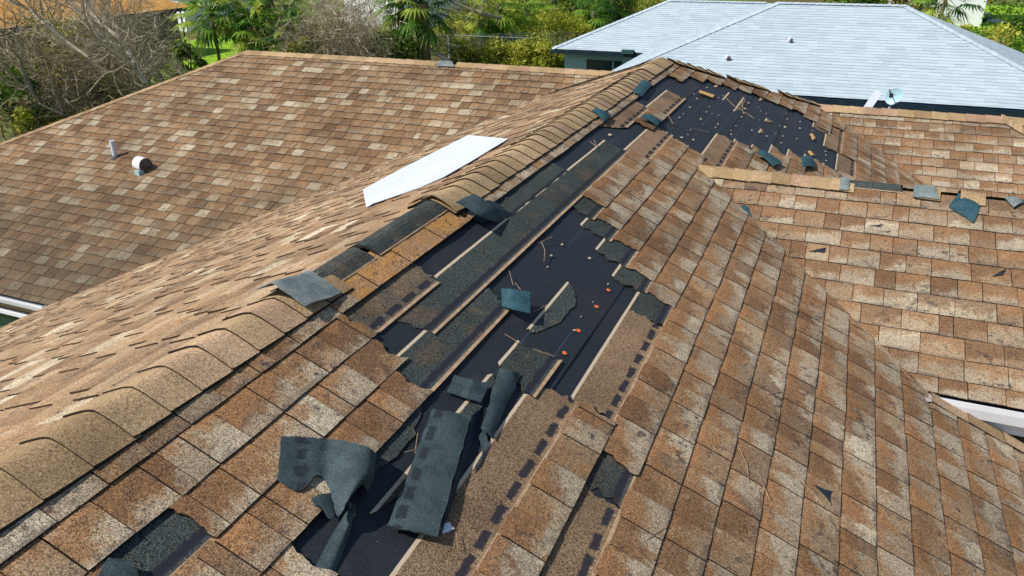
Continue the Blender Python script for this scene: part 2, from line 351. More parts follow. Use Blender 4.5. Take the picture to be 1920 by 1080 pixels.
def felt():
    bounds = [-.0, 3.17, 6.42, 9.0, 12.3, 16.5]; mb = MB(); nz = noise1(77)
    for i in range(5):
        k0, k1 = bounds[i], bounds[i+1]+.12
        rows = []
        ya = -2.6
        for k in (k0, k0+.5*(k1-k0), k1-.06, k1):
            row = []; x = k*D
            ye = min(Y1+x, Y1+2*PA-x)
            for q in range(61):
                y = ya+(ye-ya)*q/60
                h = -.004+(.0045 if k > k1-.1 else (.003 if k > k0 else -.001))+.0025*nz(y*3+k*2)+.0012*nz(y*9+k*5)
                row.append(MS(k+(.03*nz(y*1.3+i*5) if k >= k1-.1 else 0), y, h))
            rows.append(row)
        mb.grid(rows)
        last = rows[-1]; mb.grid([last, [p-NM*.004 for p in last]])
    return mb.build('underlayment', M_UN, slope, True)
felt()
slab('roof_deck', [MS(16, -2.6, -.01), MS(16, VY, -.01), MS(42, VY, -.01), MS(42, -2.6, -.01)], M_UN)
# exposed headlaps of the courses whose upper neighbour is gone: (course, y0, y1, brownness, w0, w1, slant)
HEADS = [(1, 6.9, 7.6, .6, .8, 1.3, 0), (2, 1.93, 2.44, .45, .2, 1.3, .12), (2, 3.2, 4.05, .12, .2, 1.02, 0), (2, 5.12, 5.93, .9, .2, 1.3, .3), (3, .80, 1.06, .12, 0, 1.3, 0),
 (3, 2.10, 4.82, .13, 0, 1.3, .1), (3, 5.9, 6.70, .7, 0, 1.3, 0), (4, 1.84, 2.56, .16, 0, 1.3, 0), (4, 3.66, 4.05, .18, 0, 1.3, 0), (4, 4.84, 5.62, .85, 0, 1.3, .1),
 (5, 1.22, 1.83, .2, .0, .58, .1), (5, 3.52, 3.8, .05, 0, 1.3, 0), (5, 5.1, 5.56, .85, .2, 1.3, .1), (6, 1.36, 2.12, .12, 0, .42, .0), (6, 2.15, 2.39, .15, 0, 1.3, -.1),
 (6, 2.48, 2.94, .04, 0, .62, .05), (6, 3.35, 3.6, .15, 0, 1.3, 0), (7, .6, 2.21, .98, 0, 1.3, 0), (7, 3.21, 3.5, .08, 0, 1.3, 0), (7, 5.35, 6.22, .9, 0, 1.3, 0),
 (8, 2.24, 3.02, .98, 0, 1.3, 0), (8, 3.02, 3.3, .08, 0, 1.3, 0), (8, 6.05, 6.3, .9, 0, 1.3, 0), (9, .7, 1.88, .92, 0, 1.3, 0), (9, 1.885, 2.12, .25, 0, 1.3, 0),
 (9, 6.2, 6.42, .9, 0, .5, 0), (10, 6.35, 6.68, .9, 0, .6, .1), (11, 6.5, 6.78, .9, 0, .5, .1), (12, 6.3, 6.92, .8, 0, 1.3, 0), (13, 7.5, 8.42, .85, 0, 1.3, 0),
 (14, 6.92, 7.5, .7, 0, 1.3, 0), (12, 8.0, 8.42, .55, 0, 1.3, 0), (7, 7.12, 7.8, .6, 0, .33, 0), (6, 7.28, 7.72, .9, 0, .14, 0), (9, 7.32, 7.45, .9, 0, .5, 0), (5, 7.6, 7.8, .9, 0, .2, 0), (8, 8.0, 8.2, .9, 0, .3, .1), (9, 6.85, 7.0, .8, 0, .2, 0)]
for hi_, (j, y0, y1, tn, w0, w1, sl) in enumerate(HEADS):
    mb = MB(); rr = random.Random(hi_); nz = noise1(100+hi_); n2 = noise1(200+hi_)
    nw, ny = 13, max(6, int((y1-y0)/.04)); rows = []; uvs = []; full = w1 > 1.25
    for i in range(nw+1):
        f = i/nw; w = w0+(w1-w0)*f; row = []; ur = []
        a = y0+sl*(f-.5)+.022*nz(w*5)+.012*n2(w*17); b = y1-sl*.3*(f-.5)+.022*nz(w*5+50)+.012*n2(w*17+50)
        if not full and w0 == 0: a += (y1-y0)*.3*f**2; b -= (y1-y0)*.25*f**2
        for q in range(ny+1):
            y = a+(b-a)*q/ny
            ww = w+( (.06*nz(y*14)+.04*n2(y*40)) if (i == nw and not full) else (.006*nz(y*6) if i in (0, nw) else 0))
            h = .003+.007*w/2.3+.001*nz(y*4+j)+(.0035 if (w > 1.19) else 0)
            row.append(MS(j-1+ww, y, h)); ur.append((y, w))
        rows.append(row); uvs.append(ur)
    mb.grid(rows, uvs, None, (tn, rr.random(), 0))
    for e, hh in ((rows[0], .004), (rows[-1], .007), ([r[0] for r in rows], .004), ([r[-1] for r in rows], .004)):
        mb.grid([e, [p-NM*hh for p in e]], [[(0, 2)]*len(e)]*2)
    mb.build('exposed_shingle', M_HD, slope)
# ridge and hip caps
def caps(P0, dirv, sL, sR, L, exp=.1227, w=.135, seed=3, skip=(), bulge=.003, tints=None, name='ridge_cap', mat=None, lw=None, jit=1.):
    P0, dirv, sL, sR = V(P0), V(dirv).normalized(), V(sL).normalized(), V(sR).normalized(); rr = random.Random(seed); mb = MB()
    k = 0; tpos = 0
    while tpos < L:
        e_ = exp*(1+rr.uniform(-.04, .04)*jit)
        if any(a <= tpos < b for a, b in skip) and mb.v: mb.build(name, mat or M_CAP, house, True); mb = MB()
        if not any(a <= tpos < b for a, b in skip):
            t = (min(1, max(0, rr.gauss(.45, .28))), rr.random(), 0); rows = []; uvs = []
            ww = w*(1+rr.uniform(-.012, .012)*jit); dx = rr.uniform(-.003, .003)*jit; tw = rr.uniform(-.004, .004)*jit
            for i, s_ in enumerate((0, .15, .6, 1.15)):
                row = []; ur = []
                hh = .0075-.0055*s_ + (rr.uniform(0, .003)*jit if i == 0 else 0)
                for q in (-1, -.8, -.55, -.32, -.14, 0, .14, .32, .55, .8, 1):
                    sd_ = sL if q < 0 else sR
                    c_ = P0+dirv*(tpos+s_*e_+tw*q)+sd_*(abs(q)*ww+ (dx if q < 0 else -dx))
                    hz = .0225+hh+bulge*(1-q*q)-.007*math.exp(-(q/.16)**2)
                    row.append(c_+V((0, 0, hz))); ur.append((q, s_))
                rows.append(row); uvs.append(ur)
            mb.grid(rows, uvs, None, t)
            mb.grid([rows[0], [p-V((0, 0, .0055)) for p in rows[0]]], [[(0, 2)]*11]*2, None, t)
            for c_ in (0, -1):
                ed_ = [r[c_] for r in rows]; mb.grid([ed_, [p-V((0, 0, .012)) for p in ed_]], [[(0, 2)]*4]*2, None, t)
        tpos += e_; k += 1
    return mb.build(name, mat or M_CAP, house, True)
SLm, SRm = (-1, 0, -S), (1, 0, -S)
caps((0, -2.2, 0), (0, 1, 0), SLm, SRm, 9.05, skip=[(4.2, 5.12)], seed=5, w=.137)
c_far = caps((0, 6.85, .006), (0, 1, 0), SLm, SRm, .7, exp=.36, seed=6, w=.14)
caps((0, Y1-.02, 0), (-1, 1, -S), (-1, 0, -S), (0, 1, -S), 2.45, seed=8)
caps((.05, Y1+.05, -.01), (1, 1, -S), (0, 1, -S), (1, 0, -S), 1.95, seed=9, skip=[(.5, .62), (1.2, 1.45)], jit=3, w=.11, bulge=.008)
caps((-WC-WL, Y3, -S*WC), (1, 0, 0), (0, 1, -S), (0, -1, -S), WL+.15, seed=12, skip=[(3.35, 3.55)], exp=.16)
caps((-WC-WL-WE, Y3-WE, ZE), (1, 1, S), (-1, 0, -S), (0, -1, -S), WE*1.46, seed=13)
caps((QX, Y2, -S*QX), (1, 0, 0), (0, 1, -S), (0, -1, -S), 4.3, seed=14, skip=[(.93, 1.27), (1.43, 1.52), (1.66, 3.9)], w=.12)
caps((PA, YP, ZP), (1, 0, 0), (0, 1, -S), (0, -1, -S), XE-PA, seed=15, exp=.16)
caps((XE+3.2, YP-3.2, ZP-S*3.2), (-1, 1, S), (0, -1, -S), (1, 0, -S), 4.75, seed=16)
caps((VX+.02, VY+.0, VZ-.012), (1, 0, -S), (0, 1, -.8), (0, -1, 0), 3.0, seed=17, w=.10, exp=.19, bulge=.004)
# bare headlaps of lost cap shingles: on the main ridge and on the second wing
def caphead(P0, dirv, sL, sR, L, w, name, t=.2, lift=0.):
    P0, dirv, sL, sR = V(P0), V(dirv), V(sL).normalized(), V(sR).normalized(); mb = MB(); rows = []; uvs = []; nz = noise1(int(L*1000))
    qs = (-1, -.7, -.4, -.15, 0, .15, .4, .7, .9, .93, 1)
    for i in range(12):
        f = i/11; rows.append([P0+dirv*(L*f+.012*nz(q*3))+(sL if q < 0 else sR)*abs(q)*w+V((0, 0, .018+lift*f+.012*(1-q*q)-.01*math.exp(-(q/.16)**2))) for q in qs]); uvs.append([(L*f, 1.25 if q > .92 else .5) for q in qs])
    mb.grid(rows, uvs, None, (t, .5, .5))
    for e in (rows[0], rows[-1], [r[-1] for r in rows], [r[0] for r in rows]): mb.grid([e, [p-V((0, 0, .012)) for p in e]], [[(0, 2)]*len(e)]*2)
    return mb.build(name, M_HD, house, False)
caphead((0, 1.99, 0), (0, 1, 0), SLm, SRm, .34, .088, 'exposed_cap', .3)
caphead((0, 2.36, .002), (0, 1, 0), SLm, SRm, .62, .088, 'exposed_cap', .22)
caphead((QX+.93, Y2, -S*QX), (1, 0, 0), (0, 1, -S), (0, -1, -S), .34, .07, 'exposed_cap', .1)
# walls, eaves, gutters
def bx(name, c, sx, sy, sz, mat, parent=house): mb = MB(); mb.box(c, sx, sy, sz); return mb.build(name, mat, parent)
wl = bx('wall', (-9.2, 7.7, (GZ-2.75)/2-.02), 6.0, 5.1, -2.8-GZ, M_STUCCO)
bx('wall', (-2.5, 1.9, (GZ-2.75)/2), 6.4, 8.8, -2.8-GZ, M_STUCCO)
bx('wall', (2.4, 7.5, (GZ-2.3)/2), 4.4, 4.6, -2.4-GZ, M_STUCCO)
wn_ = bx('window', (-8.1, 5.13, -3.35), 3.9, .03, .95, M_GLASS)
mb = MB(); mb.box((-8.1, 5.09, -2.85), 4.0, .05, .045); mb.box((-6.13, 5.09, -3.35), .06, .05, 1.0); mb.box((-8.1, 5.09, -3.1), .06, .04, .5); mb.build('window_frame', M_WHITE, wn_)
mb = MB(); mb.box((-8.1, 5.08, -3.22), 3.9, .03, .16); mb.build('window_band', simple('pale_blue', (.35, .55, .62), (.42, .62, .7), 4), wn_)  # pale blue band across the glass
def gutter(a, b, out, name='gutter'):
    a, b, o = V(a), V(b), V(out); mb = MB(); prof = [(0, .01), (0, -.085), (.07, -.085), (.085, -.03), (.085, 0), (.078, 0), (.075, -.03), (.06, -.07)]
    mb.grid([[p+o*x+V((0, 0, z)) for x, z in prof] for p in (a, b)]); mb.grid([[a+o*0+V((0,0,z)), a+o*.085+V((0,0,z))] for z in (0, -.085)]); mb.grid([[b+o*0+V((0,0,z)), b+o*.085+V((0,0,z))] for z in (0, -.085)])
    return mb.build(name, M_WHITE, house)
gutter((-WC-WL-WE, Y3-WE+.03, ZE+.01), (-6.17, Y3-WE+.03, ZE+.01), (0, -1, 0))
bx('fascia', (-6.12, 1.2, ZE-.07), .03, 7.7, .14, M_WHITE)
bx('fascia', (3.75, VY+.055, VZ-.085), 2.85, .03, .16, M_WHITE)
gutter((VX+.06, VY+.03, VZ+.0), (5.2, VY+.03, VZ+.0), (0, -.6, 0))
bx('soffit', (3.8, VY+.35, VZ-.18), 2.9, .55, .02, M_DARK)
mb = MB(); mb.grid([[PW2(1728, 728, .012), PW2(1742, 737, .012)], [PM(1738, 754, .02), PM(1752, 752, .02)]]); mb.build('flashing', simple('rusty_flashing', (.30, .09, .04), (.62, .6, .58), 25), house)
# pipe and goose-neck vent on the left wing
LW = lambda px, py, h=0: hit(px, py, NW, V((-WC, Y3, -S*WC))+NW*h)
b = LW(217, 297); mb = MB(); prof = [b+V((0, 0, z)) for z in (-.03, .0, .12, .245)]; mb.tube(prof, [.034]*4, 14)
vp = mb.build('vent_pipe', M_PVC, house, False)
mb = MB(); mb.tube([b+V((0, 0, -.02)), b+V((0, 0, .02)), b+V((0, 0, .045))], [.075, .055, .038], 14); mb.build('pipe_boot', M_VDARK, vp, True)
b = LW(270, 321)
mb = MB(); ax = V((.97, -.25, 0)).normalized()
pr = []
for i in range(15):
    a = -.25+3.6*i/14; pr.append((math.cos(a)*.095, .085+math.sin(a)*.105))
side = V((-ax.y, ax.x, 0))
mb.grid([[b+ax*x_+side*c+V((0, 0, z)) for c, z in pr] for x_ in (-.09, -.04, .03, .085)])
mb.grid([[b+ax*-.09+side*c+V((0, 0, z)) for c, z in pr], [b+ax*-.09+V((0, 0, .08))]*15]); rv = mb.build('roof_vent', M_VENT, house, True)
mb = MB(); mb.grid([[b+ax*.083+side*c*.97+V((0, 0, z)) for c, z in pr], [b+ax*.083+V((0, 0, .06))]*15]); mb.build('vent_mouth', M_VDARK, rv)
mb = MB(); mb.box(b+ax*.02-side*.075+V((0, 0, -.01)), .1, .07, .09, -.25); mb.build('vent_collar', simple('blue_grey_metal', (.3, .48, .52), (.4, .56, .6), 5, .4), rv)
mb = MB(); mb.grid([[b+V((x_, -y_, -S*y_+.019)) for x_ in (-.17, .17)] for y_ in (-.16, .2)]); mb.build('flashing', M_SHW, rv)
# ------------------------------------------------------------------ torn flaps and loose pieces
def sheet(name, rows, mat, label, cat='torn shingle', th=.0045, group=None, smooth=True, under=None, n=None, sub=1):
    """rows: lists of 3-D points; a bent sheet with real thickness"""
    rows = [[V(p) for p in r] for r in rows]
    if sub > 1:
        def cr(p0, p1, p2, p3, t): return .5*((2*p1)+(p2-p0)*t+(2*p0-5*p1+4*p2-p3)*t*t+(3*p1-p0-3*p2+p3)*t**3)
        def rs(l):
            o = []
            for i in range(len(l)-1):
                for k in range(sub): o.append(cr(l[max(i-1, 0)], l[i], l[i+1], l[min(i+2, len(l)-1)], k/sub))
            return o+[l[-1]]
        rows = [rs(r) for r in rows]; cols = [rs(list(c)) for c in zip(*rows)]; rows = [list(r) for r in zip(*cols)]
    nrw, nc = len(rows), len(rows[0]); rr = random.Random(name+label)
    for i in range(nrw):
        for j in range(nc):
            if i in (0, nrw-1) or j in (0, nc-1): rows[i][j] = rows[i][j]+V((rr.uniform(-1, 1), rr.uniform(-1, 1), 0))*.0022
    nn = n or NM; mb = MB()
    a = mb.grid(rows)
    lo = [[p-nn*th for p in r] for r in rows]; mb.grid([r[::-1] for r in lo])
    for e, f in ((rows[0], lo[0]), (rows[-1], lo[-1]), ([r[0] for r in rows], [r[0] for r in lo]), ([r[-1] for r in rows], [r[-1] for r in lo])): mb.grid([e, f], [[(.9, .9)]*len(e)]*2)
    return tag(mb.build(name, mat, None, smooth), label, cat, group)
def pm(*pts): return [PM(x, y, h) for x, y, h in pts]
# 1 big curled flap, lower left: columns run left to right (top edge, middle, bottom edge)
sheet('curled_shingle', [pm((527, 817, .035), (524, 858, .03), (521, 899, .028)), pm((565, 819, .03), (565, 866, .026), (563, 920, .024)), pm((597, 821, .03), (592, 856, .026), (590, 892, .03)),
 pm((617, 823, .026), (613, 858, .026), (609, 897, .028)), pm((634, 825, .045), (629, 870, .045), (622, 930, .045)), pm((662, 829, .085), (655, 878, .08), (634, 968, .05)),
 pm((690, 838, .10), (682, 885, .095), (655, 935, .07)), pm((703, 848, .085), (697, 893, .08), (678, 905, .06)), pm((706, 850, .05), (700, 895, .045), (690, 920, .03)), pm((702, 851, .008), (696, 900, .008), (688, 925, .006))],
 M_BK1, 'large dark green shingle curled over with a bite torn out, left of the felt', sub=4)
sheet('torn_shingle', [pm((586, 935, .03), (592, 948, .03)), pm((600, 926, .034), (606, 952, .03)), pm((616, 924, .03), (618, 972, .025)), pm((628, 922, .025), (630, 965, .02))], M_BK2, 'small torn tongue of shingle hanging below the bitten flap', sub=3)
sheet('torn_shingle', [pm((664, 940, .02), (625, 1000, .012), (580, 1083, .008)), pm((667, 950, .035), (640, 1015, .02), (606, 1085, .012)), pm((664, 968, .012), (648, 1020, .006), (622, 1086, .004))], M_BK2, 'narrow ragged dark strip peeling beside the felt at the bottom edge', sub=4)
# 2 long flap with dots
def strip(l0, l1, r0, r1, h, n=6, k=4, bow=.008, wob=0):
    rows = []
    for a in range(k):
        u = a/(k-1); row = []
        for q in range(n):
            f = q/(n-1); x = (l0[0]*(1-f)+l1[0]*f)*(1-u)+(r0[0]*(1-f)+r1[0]*f)*u; y = (l0[1]*(1-f)+l1[1]*f)*(1-u)+(r0[1]*(1-f)+r1[1]*f)*u
            row.append(PM(x+wob*math.sin(q*5+a), y, (h[0]*(1-u)+h[1]*u)+bow*math.sin(math.pi*u)*(1-.4*f)))
        rows.append(row)
    return rows
sheet('folded_shingle', strip((811, 766), (727, 985), (884, 779), (820, 1006), (.026, .034)), M_BK, 'long dark green shingle folded back over the felt with a row of black sealant dots', sub=3)
sheet('torn_shingle', strip((886, 778), (823, 1005), (908, 760), (838, 978), (.028, .004), bow=-.003), simple('fold_painted_shadow', (.008, .018, .03), (.012, .03, .045), 12), 'dark fold dropping from the long folded shingle to the felt on its right', sub=2)  # side of the fold, with its cast shadow painted into the dark colour
sheet('torn_shingle', strip((938, 690), (902, 800), (975, 700), (925, 822), (.03, .014), bow=.01, wob=1.5), M_BK2, 'bent dark green strip standing above the top end of the long folded shingle', sub=3)
sheet('torn_shingle', [pm((838, 735, .012), (852, 702, .02)), pm((872, 745, .02), (884, 712, .03)), pm((876, 746, .022), (888, 713, .032)), pm((900, 754, .018), (920, 718, .02))], M_BK2, 'small square green shingle scrap above the long folded shingle', sub=2)
sheet('torn_shingle', [pm((898, 818, .012), (906, 802, .012)), pm((906, 856, .01), (914, 830, .012)), pm((888, 882, .01), (894, 868, .01))], M_BK2, 'ragged scrap of dark shingle lying right of the long fold on the brown strip', sub=3)
# 3 square flap in the middle
sheet('torn_shingle', [pm((941, 541, .01), (941, 572, .01)), pm((955, 541, .05), (957, 577, .045)), pm((975, 544, .058), (976, 583, .052)), pm((994, 547, .055), (995, 588, .05))], M_TEAL, 'upright square teal scrap at the left end of the bare felt patch', sub=3)
# 4 flap at the cap
sheet('folded_shingle', [pm((855, 378, .075), (888, 363, .065)), pm((880, 391, .085), (905, 372, .07)), pm((900, 404, .08), (925, 388, .06)), pm((920, 412, .04), (948, 396, .02)), pm((935, 416, .008), (962, 400, .006))], M_BK2, 'dark teal shingle folded up over the ridge caps beside the bare strip', sub=4)
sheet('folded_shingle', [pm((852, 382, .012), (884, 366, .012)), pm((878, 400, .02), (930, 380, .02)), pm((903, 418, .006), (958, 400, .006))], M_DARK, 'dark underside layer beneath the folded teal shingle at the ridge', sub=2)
# 5 grey lifted cap end
c0 = [V((x, 1.93-.02*k, -abs(x)*S+.03+.018*k)) for k in (0,) for x in (-.1, -.05, 0, .05, .1)]
sheet('lifted_cap', [[V((x, y, -abs(x)*S+.034+dz+.012*(1-(x/.13)**2))) for x in (-.11, -.07, -.03, 0, .03, .07, .11, .125)] for y, dz in ((2.03, .0), (1.98, .006), (1.92, .020), (1.86, .034), (1.83, .036))], M_GREY, 'grey back of a ridge cap lifted at the end of the near row of caps', 'ridge cap', sub=2)
sheet('lifted_cap', [[V((x, y, -abs(x)*S+.03+dz+.016*(1-(x/.13)**2)-.01*math.exp(-(x/.03)**2))) for x in (-.13, -.09, -.04, 0, .04, .09, .13)] for y, dz in ((3.05, .004), (2.99, .010), (2.945, .016))], M_CAP, 'raised edge of the first cap of the far row above the bare cap', 'ridge cap', sub=2)
def scrap(px, mat, label, h=.02, th=.005, cat='torn shingle', P=PM, n=None, mid=.02, name='torn_shingle'):
    a, b, c_, d = [P(x, y, h) for x, y in px]; nn = n or NM
    rows = []
    for i in range(4):
        f = i/3; l = a.lerp(d, f); r_ = b.lerp(c_, f); rows.append([l.lerp(r_, g/3)+nn*mid*math.sin(math.pi*(.2+.7*f))*math.sin(math.pi*(.15+g/3*.8)) for g in range(4)])
    return sheet(name, rows, mat, label, cat, th, n=nn, sub=2)
scrap([(1186, 172), (1206, 149), (1223, 157), (1204, 181)], M_TEAL, 'teal scrap draped at the cap edge near the top of the ridge', .03)
scrap([(1109, 208), (1124, 206), (1147, 216), (1132, 229)], M_TEAL, 'small dark teal scrap lying against the far ridge caps', .03, mid=.03)
scrap([(1200, 221), (1212, 214), (1241, 226), (1232, 236)], M_TEAL, 'teal scrap below the boxed brown shingle near the far felt', .03, mid=.03)
scrap([(1416, 287), (1432, 282), (1468, 306), (1450, 312)], M_TEAL, 'long teal scrap at the lower edge of the far felt', .04, mid=.03)
scrap([(1500, 296), (1522, 293), (1530, 312), (1504, 314)], M_TEAL, 'rounded teal scrap near the right end of the far felt', .04, mid=.03)
scrap([(1388, 388), (1396, 383), (1419, 396), (1410, 409)], M_TEAL, 'blue scrap stuck at the top of the right valley', .015, mid=.02)
scrap([(180, 1086), (203, 1046), (240, 1052), (266, 1090)], M_BK2, 'dark green scrap at the bottom left edge of the roof', .034, mid=.006)
scrap([(1310, 173), (1312, 169), (1340, 178), (1336, 183)], M_WOOD, 'thin orange splinter near the top of the far felt', .02, mid=.005, cat='wood splinter', name='wood_splinter')
scrap([(1519, 251), (1524, 250), (1529, 259), (1524, 262)], M_WOOD, 'short orange splinter at the right side of the far felt', .02, mid=.005, cat='wood splinter', name='wood_splinter')
scrap([(1515, 284), (1520, 282), (1527, 291), (1521, 291)], M_WOOD, 'orange splinter beside the rounded teal scrap', .02, mid=.005, cat='wood splinter', name='wood_splinter')
scrap([(1562, 651), (1570, 640), (1588, 646), (1587, 669)], simple('pale_orange_chip', (.58, .34, .20), (.66, .42, .27), 40), 'pale orange chip lying on the shingles right of the middle', .014, mid=.002, cat='shingle chip', name='shingle_chip')
scrap([(822, 987), (842, 979), (852, 990), (832, 1000)], M_SHEET, 'crumpled clear white plastic scrap at the foot of the long fold', .010, mid=.004, cat='plastic scrap', name='plastic_scrap')
scrap([(1480, 842), (1486, 838), (1492, 843), (1487, 848)], M_SHEET, 'tiny white chip on the shingles low right', .013, mid=.002, cat='chip', name='shingle_chip')
PW = lambda x, y, h=0: PW2(x, y, h)
scrap([(1778, 388), (1798, 362), (1840, 378), (1826, 418)], M_TEAL, 'large teal shingle back slid below the ridge of the right wing', .02, P=PW, n=NW, mid=.015)
scrap([(1576, 333), (1594, 335), (1592, 357), (1574, 356)], M_GREY, 'small grey cap back on the right wing ridge beside the tan caps', .03, P=PW, n=NW, mid=.015, cat='ridge cap', name='loose_cap')
scrap([(1714, 348), (1755, 350), (1760, 374), (1712, 369)], M_GREY, 'wide grey cap back flipped over on the right wing ridge', .03, P=PW, n=NW, mid=.015, cat='ridge cap', name='loose_cap')
scrap([(1883, 371), (1906, 369), (1920, 378), (1900, 389)], M_GREY, 'grey cap scrap on the right wing ridge at the right edge', .03, P=PW, n=NW, mid=.015, cat='ridge cap', name='loose_cap')
scrap([(822, 114), (848, 115), (852, 125), (818, 124)], M_GREY, 'grey bare patch of a lost cap on the left wing ridge', .04, P=LW, n=NW, mid=.01, cat='ridge cap', name='loose_cap')
# lifted tabs that show a dark mouth
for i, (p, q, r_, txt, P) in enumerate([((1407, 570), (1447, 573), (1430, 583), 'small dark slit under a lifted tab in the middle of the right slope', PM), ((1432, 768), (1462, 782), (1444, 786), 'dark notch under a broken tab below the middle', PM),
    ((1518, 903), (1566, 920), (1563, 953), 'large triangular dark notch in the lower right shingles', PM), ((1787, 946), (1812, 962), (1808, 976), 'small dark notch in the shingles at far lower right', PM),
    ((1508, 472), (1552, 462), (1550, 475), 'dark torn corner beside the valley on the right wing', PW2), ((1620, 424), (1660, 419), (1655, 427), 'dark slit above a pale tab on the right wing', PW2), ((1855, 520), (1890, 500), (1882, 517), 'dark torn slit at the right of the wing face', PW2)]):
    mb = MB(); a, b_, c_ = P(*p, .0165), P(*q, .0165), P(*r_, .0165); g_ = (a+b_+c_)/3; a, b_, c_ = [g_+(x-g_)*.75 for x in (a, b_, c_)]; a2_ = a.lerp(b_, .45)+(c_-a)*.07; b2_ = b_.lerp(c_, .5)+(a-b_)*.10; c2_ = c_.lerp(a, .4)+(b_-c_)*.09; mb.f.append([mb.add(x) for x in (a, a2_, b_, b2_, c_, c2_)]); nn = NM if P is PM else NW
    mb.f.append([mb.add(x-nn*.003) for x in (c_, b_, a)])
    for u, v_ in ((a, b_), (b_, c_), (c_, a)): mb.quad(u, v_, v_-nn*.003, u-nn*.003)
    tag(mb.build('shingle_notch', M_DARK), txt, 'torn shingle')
# orange plastic cap nails
for (x, y), tx in zip([(1141, 544), (1119, 575), (1085, 620), (1059, 662)], ['first orange nail cap from the top of the felt patch', 'second orange nail cap down the felt patch', 'third orange nail cap, beside a pale crumb', 'lowest orange nail cap on the felt patch']):
    c_ = PM(x, y, .004); u = V((0, 1, 0)); w_ = NM.cross(u); mb = MB(); k = len(mb.v)
    rings = [(.0105, 0), (.0105, .0015), (.009, .0022), (.004, .0025), (.0001, .0032)]
    mb.grid([[c_+(u*math.cos(a)+w_*math.sin(a))*r_+NM*h for a in [6.2832*i/16 for i in range(17)]] for r_, h in rings])
    tag(mb.build('nail_cap', M_ORG, None, True), tx, 'nail cap', 'orange nail caps on the felt')
# pale crumbs
CR = [(1054, 458, 9), (1034, 479, 9), (1105, 484, 9), (1140, 532, 6), (1077, 619, 8), (1027, 500, 5), (1112, 566, 4), (1090, 593, 4), (1222, 233, 8), (1143, 253, 14), (1326, 164, 4), (1302, 176, 4), (1307, 185, 5), (1293, 201, 6), (1281, 213, 4), (1274, 220, 5), (1314, 223, 6), (1325, 210, 5), (1295, 243, 4), (1290, 252, 5),
 (1346, 233, 5), (1342, 239, 5), (1347, 216, 4), (1371, 252, 5), (1390, 219, 7), (1394, 212, 7), (1397, 204, 7), (1403, 193, 7), (1422, 202, 4), (1426, 208, 4), (1424, 225, 4), (1410, 244, 5), (1438, 255, 5), (1437, 213, 4), (1472, 238, 7), (1500, 241, 6), (1475, 213, 4), (1476, 223, 4), (1468, 255, 5), (1465, 268, 5), (1463, 236, 3), (1548, 284, 5), (1549, 291, 4), (1549, 301, 5), (1524, 245, 4), (1494, 260, 4), (1365, 262, 4),
 (1380, 236, 4), (1371, 244, 3), (1317, 232, 3), (1330, 200, 4), (1348, 183, 4), (1361, 160, 4), (1500, 228, 4), (1455, 250, 3), (1335, 213, 3), (830, 850, 3), (753, 899, 4), (1000, 620, 5), (945, 505, 5), (912, 545, 4), (948, 372, 4), (1300, 262, 8), (1278, 258, 8), (1250, 250, 7)]
for i, (x, y, s_) in enumerate(CR):
    rr = random.Random(i+500); c_ = PM(x, y, .006); dist = (c_-CAM).length; r_ = s_*.36*dist/F; mb = MB(); u = V((0, 1, 0)); w_ = NM.cross(u); a0 = rr.random()*6
    n_ = rr.choice((5, 6, 7)); ring = [c_+(u*math.cos(a0+6.2832*k/n_)*rr.uniform(.7, 1.3)+w_*math.sin(a0+6.2832*k/n_)*rr.uniform(.5, 1.1))*r_+NM*rr.uniform(0, r_*.5) for k in range(n_)]
    b_ = [p-NM*.004 for p in ring]; mb.f.append([mb.add(p) for p in ring]); mb.grid([ring+[ring[0]], b_+[b_[0]]]); mb.f.append([mb.add(p) for p in b_[::-1]])
    tag(mb.build('shingle_crumb', M_CRUMB), 'pale crumb of torn shingle caught on the black felt', 'shingle crumb', 'pale crumbs on the bare felt')
